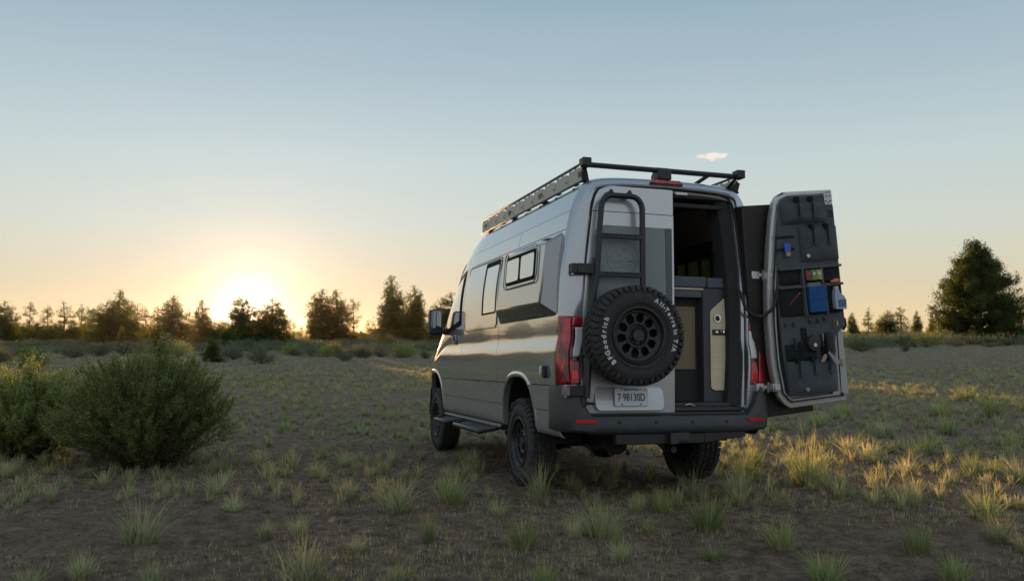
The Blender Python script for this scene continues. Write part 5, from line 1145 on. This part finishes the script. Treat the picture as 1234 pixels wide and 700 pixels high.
tufts=[(175,652,58,1.0,0,'tall pale bunchgrass clump alone in front of the large bush'),(105,690,32,1.2,0,'wide low grass clump near the lower left corner'),(190,702,36,1,0,'grass clump cut by the bottom edge, below the tall pale clump'),(285,613,24,1.3,0,None),(65,601,24,1,0,'small grass clump in front of the leftmost bush'),(265,592,30,1.2,0,None),(325,645,27,1,0,None),(368,698,62,1.1,0,'large dense grass clump at the bottom edge below the open ground'),(363,642,32,.8,0,None),(432,660,20,1.6,0,'low flat grass clump right of the large bottom-edge clump'),(480,614,52,1.1,0,'tall grey-green clump midway between the bush and the rear wheel'),(545,604,44,1.1,1,'bright green clump ahead of the rear left wheel'),(517,650,40,.5,1,'narrow upright green clump in the lower middle'),(630,656,48,.9,1,'green clump directly below the rear left wheel'),(649,602,58,.6,0,'tallest seed-headed grass standing in front of the rear left tyre'),(657,702,40,.9,1,'grass clump cut by the bottom edge below the rear wheel'),(568,562,30,1,0,'clump in the shade beside the running board'),(745,670,30,1,0,None),(740,652,38,.5,1,None),(692,645,32,.8,0,None),(722,640,46,1.5,0,'loose spreading clump in front of the licence plate'),(797,616,34,.9,1,'green clump under the tow bar'),(850,634,52,1.0,1,'tall clump below the open cargo door gap'),(835,600,40,.9,0,None),(857,668,18,2.6,1,'flat sprawling green grass lying on the soil'),(938,657,42,1.0,1,'green clump below the open rear door, near the bottom'),(990,698,46,1.2,1,'large green clump at the bottom edge, right part'),(1001,590,34,1.1,0,'sunlit golden grass clump nearest the open rear door'),(970,582,60,.9,1,'tall green grass behind the sunlit clump'),(1090,606,36,1.0,0,'leaning sunlit golden clump in the right foreground'),(1100,662,42,1.0,1,'leaning grey-green clump right foreground'),(1143,697,40,1.1,1,'green clump at the bottom edge near the right corner'),(1197,648,36,1.1,0,'sunlit straw-coloured clump near the right edge'),(1180,622,44,1.0,1,'tall green clump behind the straw-coloured one'),(1168,572,32,1.0,1,None),(1225,580,34,1,0,None),(886,600,44,1.0,0,None),(907,562,32,1,1,None),(950,562,26,1,0,None),(14,572,24,1.3,0,'grass clump at the foot of the bush cut by the left edge'),(418,560,22,1,0,None),(420,592,20,1.2,0,None),(385,572,20,1.2,0,None),(315,556,22,1,0,None),(1045,552,28,1.2,0,None),(1110,546,30,1.1,1,None),(1140,522,30,1.1,1,None),(1195,502,30,1.0,1,None),(1060,522,24,1.3,0,None),(1090,572,26,1.2,0,None),(600,620,30,.8,0,None),(765,612,24,1,0,None),(480,695,24,1.2,0,None),(45,700,24,2.0,0,'low blue-grey grass spread at the lower left corner'),(540,668,14,1,0,None),(1128,500,24,1.2,1,None),(1020,545,26,1.1,0,None),(338,588,16,1.4,0,None),(690,588,22,1.2,0,None),(735,585,22,1,0,None),(1160,482,22,1.2,1,None),(1012,500,20,1.4,1,None),(985,512,22,1.2,1,None),(1228,660,30,1,0,None),(260,568,20,1.4,0,None),(780,640,22,1,0,None),(895,575,36,1,1,None),(1213,540,28,1,1,None)]
LM_G=[(60,570,'the leftmost bush'),(165,570,'the large bush'),(175,640,'the tall pale clump'),(368,690,'the large bottom-edge clump'),(480,612,'the tall grey-green clump'),(523,535,'the front wheel'),(575,520,'the running board'),(628,575,'the rear left wheel'),(755,540,'the tow bar'),(840,560,'the rear right wheel'),(938,657,'the green clump below the open door'),(1000,590,'the sunlit golden clump'),(1090,605,'the leaning golden clump'),(1150,500,'the far right clearing'),(1180,622,'the tall right-hand clump'),(1225,600,'the right edge')]
def near_ground(px,py):
    q=min(LM_G,key=lambda q:math.hypot((q[0]-px)*.8,q[1]-py)); dx,dy=px-q[0],py-q[1]
    return ('just right of ' if dx>0 else 'just left of ')+q[2] if abs(dx)>abs(dy) else ('in front of ' if dy>0 else 'behind ')+q[2]
for i,(px,py,hp,wf_,gr,lb) in enumerate(tufts):
    x,y=gnd(px,py); h=hp*y/F*1.02; e=empty('grass_tuft',(x,y,float(gz(x,y)))); tag(e,lb or f'{"tiny" if hp<21 else ("small" if hp<28 else "medium")} {"green" if gr else "grey-green"} bunchgrass clump {near_ground(px,py)}','grass clump',TG)
    e.scale=(h*wf_,h*wf_,h); e.rotation_euler=(0,0,i*2.399)
    for nm,me in zip(('blades','seed_stalks','dry_base'),TM_[i%5][gr]): link(nm,me,e)
# grass that nobody could count: clumps farther off, joined
def scatter(name,mat,N,dmin,dmax,nbl,hh,w,seed,segs=2,pxr=(-30,1264),dens=None,rad=.09,power=1.0,thr=-.22):
    r=np.random.default_rng(seed); VF=[]; c=0; o=0; Vs=[];Fs=[]
    u=r.random(N*3); d=dmin*(dmax/dmin)**(u**power); px=r.uniform(*pxr,N*3); x=(px-617)/F*d
    m_=vnoise(x,d,2.6,31)+vnoise(x,d,.9,32)*.6+r.normal(0,.12,N*3); keep=m_>thr
    a=(x-vx)*vf[0]+(d-vy)*vf[1]; b_=(x-vx)*vl[0]+(d-vy)*vl[1]; keep&=~((a>-1.0)&(a<4.6)&(abs(b_)<.95)&(r.random(N*3)<.75))
    keep&=~((abs(b_)<1.12)&(abs(b_)>.65)&((abs(a)<.45)|(abs(a-3.66)<.45)))
    if dens is not None: keep&=dens(x,d,r)&~((x>1.3)&(d<11.5)&(r.random(N*3)<.42))
    x=x[keep][:N]; d=d[keep][:N]; z=gz(x,d)
    bases=[tuft_arrays(seed*50+k,nbl,1,rad/hh*1.0,.6,w/hh,segs) for k in range(8)]
    for k in range(8):
        xs_,ds_,zs_=x[k::8],d[k::8],z[k::8]; V0,F0=bases[k]; M=len(xs_); s_=hh*r.uniform(.5,1.35,M); t=r.uniform(0,6.28,M); cs,sn=np.cos(t),np.sin(t)
        V=np.empty((M,len(V0),3)); V[:,:,0]=(V0[None,:,0]*cs[:,None]-V0[None,:,1]*sn[:,None])*s_[:,None]+xs_[:,None]; V[:,:,1]=(V0[None,:,0]*sn[:,None]+V0[None,:,1]*cs[:,None])*s_[:,None]+ds_[:,None]; V[:,:,2]=V0[None,:,2]*s_[:,None]+zs_[:,None]-.005
        Vs.append(V.reshape(-1,3)); Fs.append((F0[None]+(np.arange(M)*len(V0))[:,None,None]).reshape(-1,4)+o); o+=M*len(V0)
    ob=link(name,np_mesh(name,np.concatenate(Vs),np.concatenate(Fs),mat)); tag(ob,kind='stuff'); return ob
def plain(name,label,*a,**k): ob=scatter(name,*a,**k); tag(ob,label,'grass'); return ob
right=lambda x,d,r:(x>1.0+.0*d)|(d>13)|(r.random(len(x))<.35)
plain('meadow_grass','green grass clumps scattered thickly across the clearing',GRASSG,700,8.6,30,30,.16,.010,41,3,dens=right,rad=.06)
plain('dry_grass','grey-green dry grass clumps scattered across the clearing',GRASS,3000,7.0,36,30,.15,.0105,42,3,dens=right,rad=.055,thr=-.6)
plain('low_dry_grass','short grey dry grass between the clumps',DRYG,1500,8.5,40,16,.07,.006,47,1,dens=right)
plain('far_grass','short dry grass covering the far clearing',DRYG,7000,22,130,12,.11,.014,43,1)
plain('far_green_grass','thin green grass on the far clearing',GRASSG,3400,18,100,12,.12,.012,44,1)
plain('straw_litter','short dead straw lying among the clumps',STRAW,11000,4.6,24,7,.05,.004,45,1,rad=.06)
plain('near_sprouts','sparse short sprouts on the bare foreground soil',SEED,2600,4.6,13,3,.07,.005,46,2,rad=.03)
# wildflowers, a few small purple lupines on the right
r=np.random.default_rng(9); N=150; d=r.uniform(7.2,15,N); px=r.uniform(900,1234,N); x=(px-617)/F*d; cl=vnoise(x,d,1.1,77)>.02; x,d=x[cl],d[cl]; z=gz(x,d)
P=[];
for a,b_,c_ in zip(x,d,z): P.append(np.array([a,b_,c_])+np.column_stack([r.normal(0,.012,16),r.normal(0,.012,16),r.uniform(.03,.085,16)]))
V,Fc=leaves(np.concatenate(P),.014,r,.7); tag(link('wildflowers',np_mesh('wildflowers',V,Fc,PETAL)),'small purple wildflowers low in the grass on the right','flowers',kind='stuff')
# clods, pebbles and bits of wood on the bare soil
r=np.random.default_rng(12); N=20000; d=4.4*(16/4.4)**r.random(N); x=(r.uniform(-40,1280,N)-617)/F*d; z=gz(x,d)+gfine(x,d); s_=np.abs(r.normal(0,.0055,N))+.003
oct_=np.array([[1,0,0],[-1,0,0],[0,1,0],[0,-1,0],[0,0,.7],[0,0,-.5]],float); V=(oct_[None]*r.uniform(.5,1.3,(N,6,1))*s_[:,None,None]+r.normal(0,.15,(N,6,3))*s_[:,None,None])+np.stack([x,d,z],1)[:,None]
f8=np.array([[0,2,4],[2,1,4],[1,3,4],[3,0,4],[2,0,5],[1,2,5],[3,1,5],[0,3,5]]); Fp=(f8[None]+(np.arange(N)*6)[:,None,None]).reshape(-1,3)
tag(link('soil_clods',np_mesh('soil_clods',V.reshape(-1,3),Fp,simple('clod',(.085,.065,.052),.95,noise_amt=.5,nscale=9))),'clods and pebbles on the bare soil','stones',kind='stuff')
N=3200; d=4.4*(14/4.4)**r.random(N); x=(r.uniform(-40,1280,N)-617)/F*d; z=gz(x,d)+gfine(x,d)+.006; t=r.uniform(0,6.28,N); ln=r.uniform(.02,.09,N); A=np.stack([x,d,z],1); B=A+np.stack([np.cos(t)*ln,np.sin(t)*ln,r.uniform(-.002,.02,N)],1)
V,Fc=sticks(A,B,np.full(N,.0022),np.full(N,.0012)); tag(link('dead_twigs',np_mesh('dead_twigs',V,Fc,simple('grey_twig',(.19,.16,.13),.95))),'dead twigs scattered on the soil','twigs',kind='stuff')
from collections import defaultdict
dup_=defaultdict(list)
for o in list(col.objects):
    if o.get('group') in (TG,SG,'sagebrush in the belt before the trees'): dup_[o['label']].append(o)
for k,v_ in dup_.items():
    if len(v_)==2:
        a,b_=sorted(v_,key=lambda o:o.location.y); a['label']='nearer '+k; b_['label']='farther '+k
    elif len(v_)==3:
        a,b_,c_=sorted(v_,key=lambda o:o.location.x); a['label']='leftmost '+k; b_['label']='middle one: '+k; c_['label']='rightmost '+k
# low blue hills on the left horizon
mb=MB(); hx=np.linspace(-2900,2900,90); hz_=lambda x: 9+5*math.sin(x*.0021+1)+3*math.sin(x*.0087)+1.5*math.sin(x*.023)
mb.grid([[(x,2500+60*math.sin(x*.002),-2) for x in hx],[(x,2620,hz_(x)*.8) for x in hx],[(x,2700,hz_(x)) for x in hx],[(x,3100,-2) for x in hx]]); mb.build('hills',simple('far_hill',(.06,.07,.04),.95,noise_amt=.4,nscale=.05),None,kind='structure',smooth=60)
# thin haze added for the lens veil round the low sun; softens the far trees
mb=MB(); mb.box((-3050,-650,-5),(3050,3250,18.5)); hz=mb.build('haze',bpy.data.materials.new('added_haze'),None,smooth=0,kind='stuff'); hz['label']='thin haze added over the clearing for the glow round the sun'
m_=bpy.data.materials['added_haze']; m_.use_nodes=True; n=m_.node_tree.nodes; n.remove(n['Principled BSDF']); pv=n.new('ShaderNodeVolumePrincipled'); pv.inputs['Color'].default_value=(.95,.95,.95,1); pv.inputs['Density'].default_value=.000022; pv.inputs['Anisotropy'].default_value=.89; m_.node_tree.links.new(pv.outputs[0],n['Material Output'].inputs['Volume'])
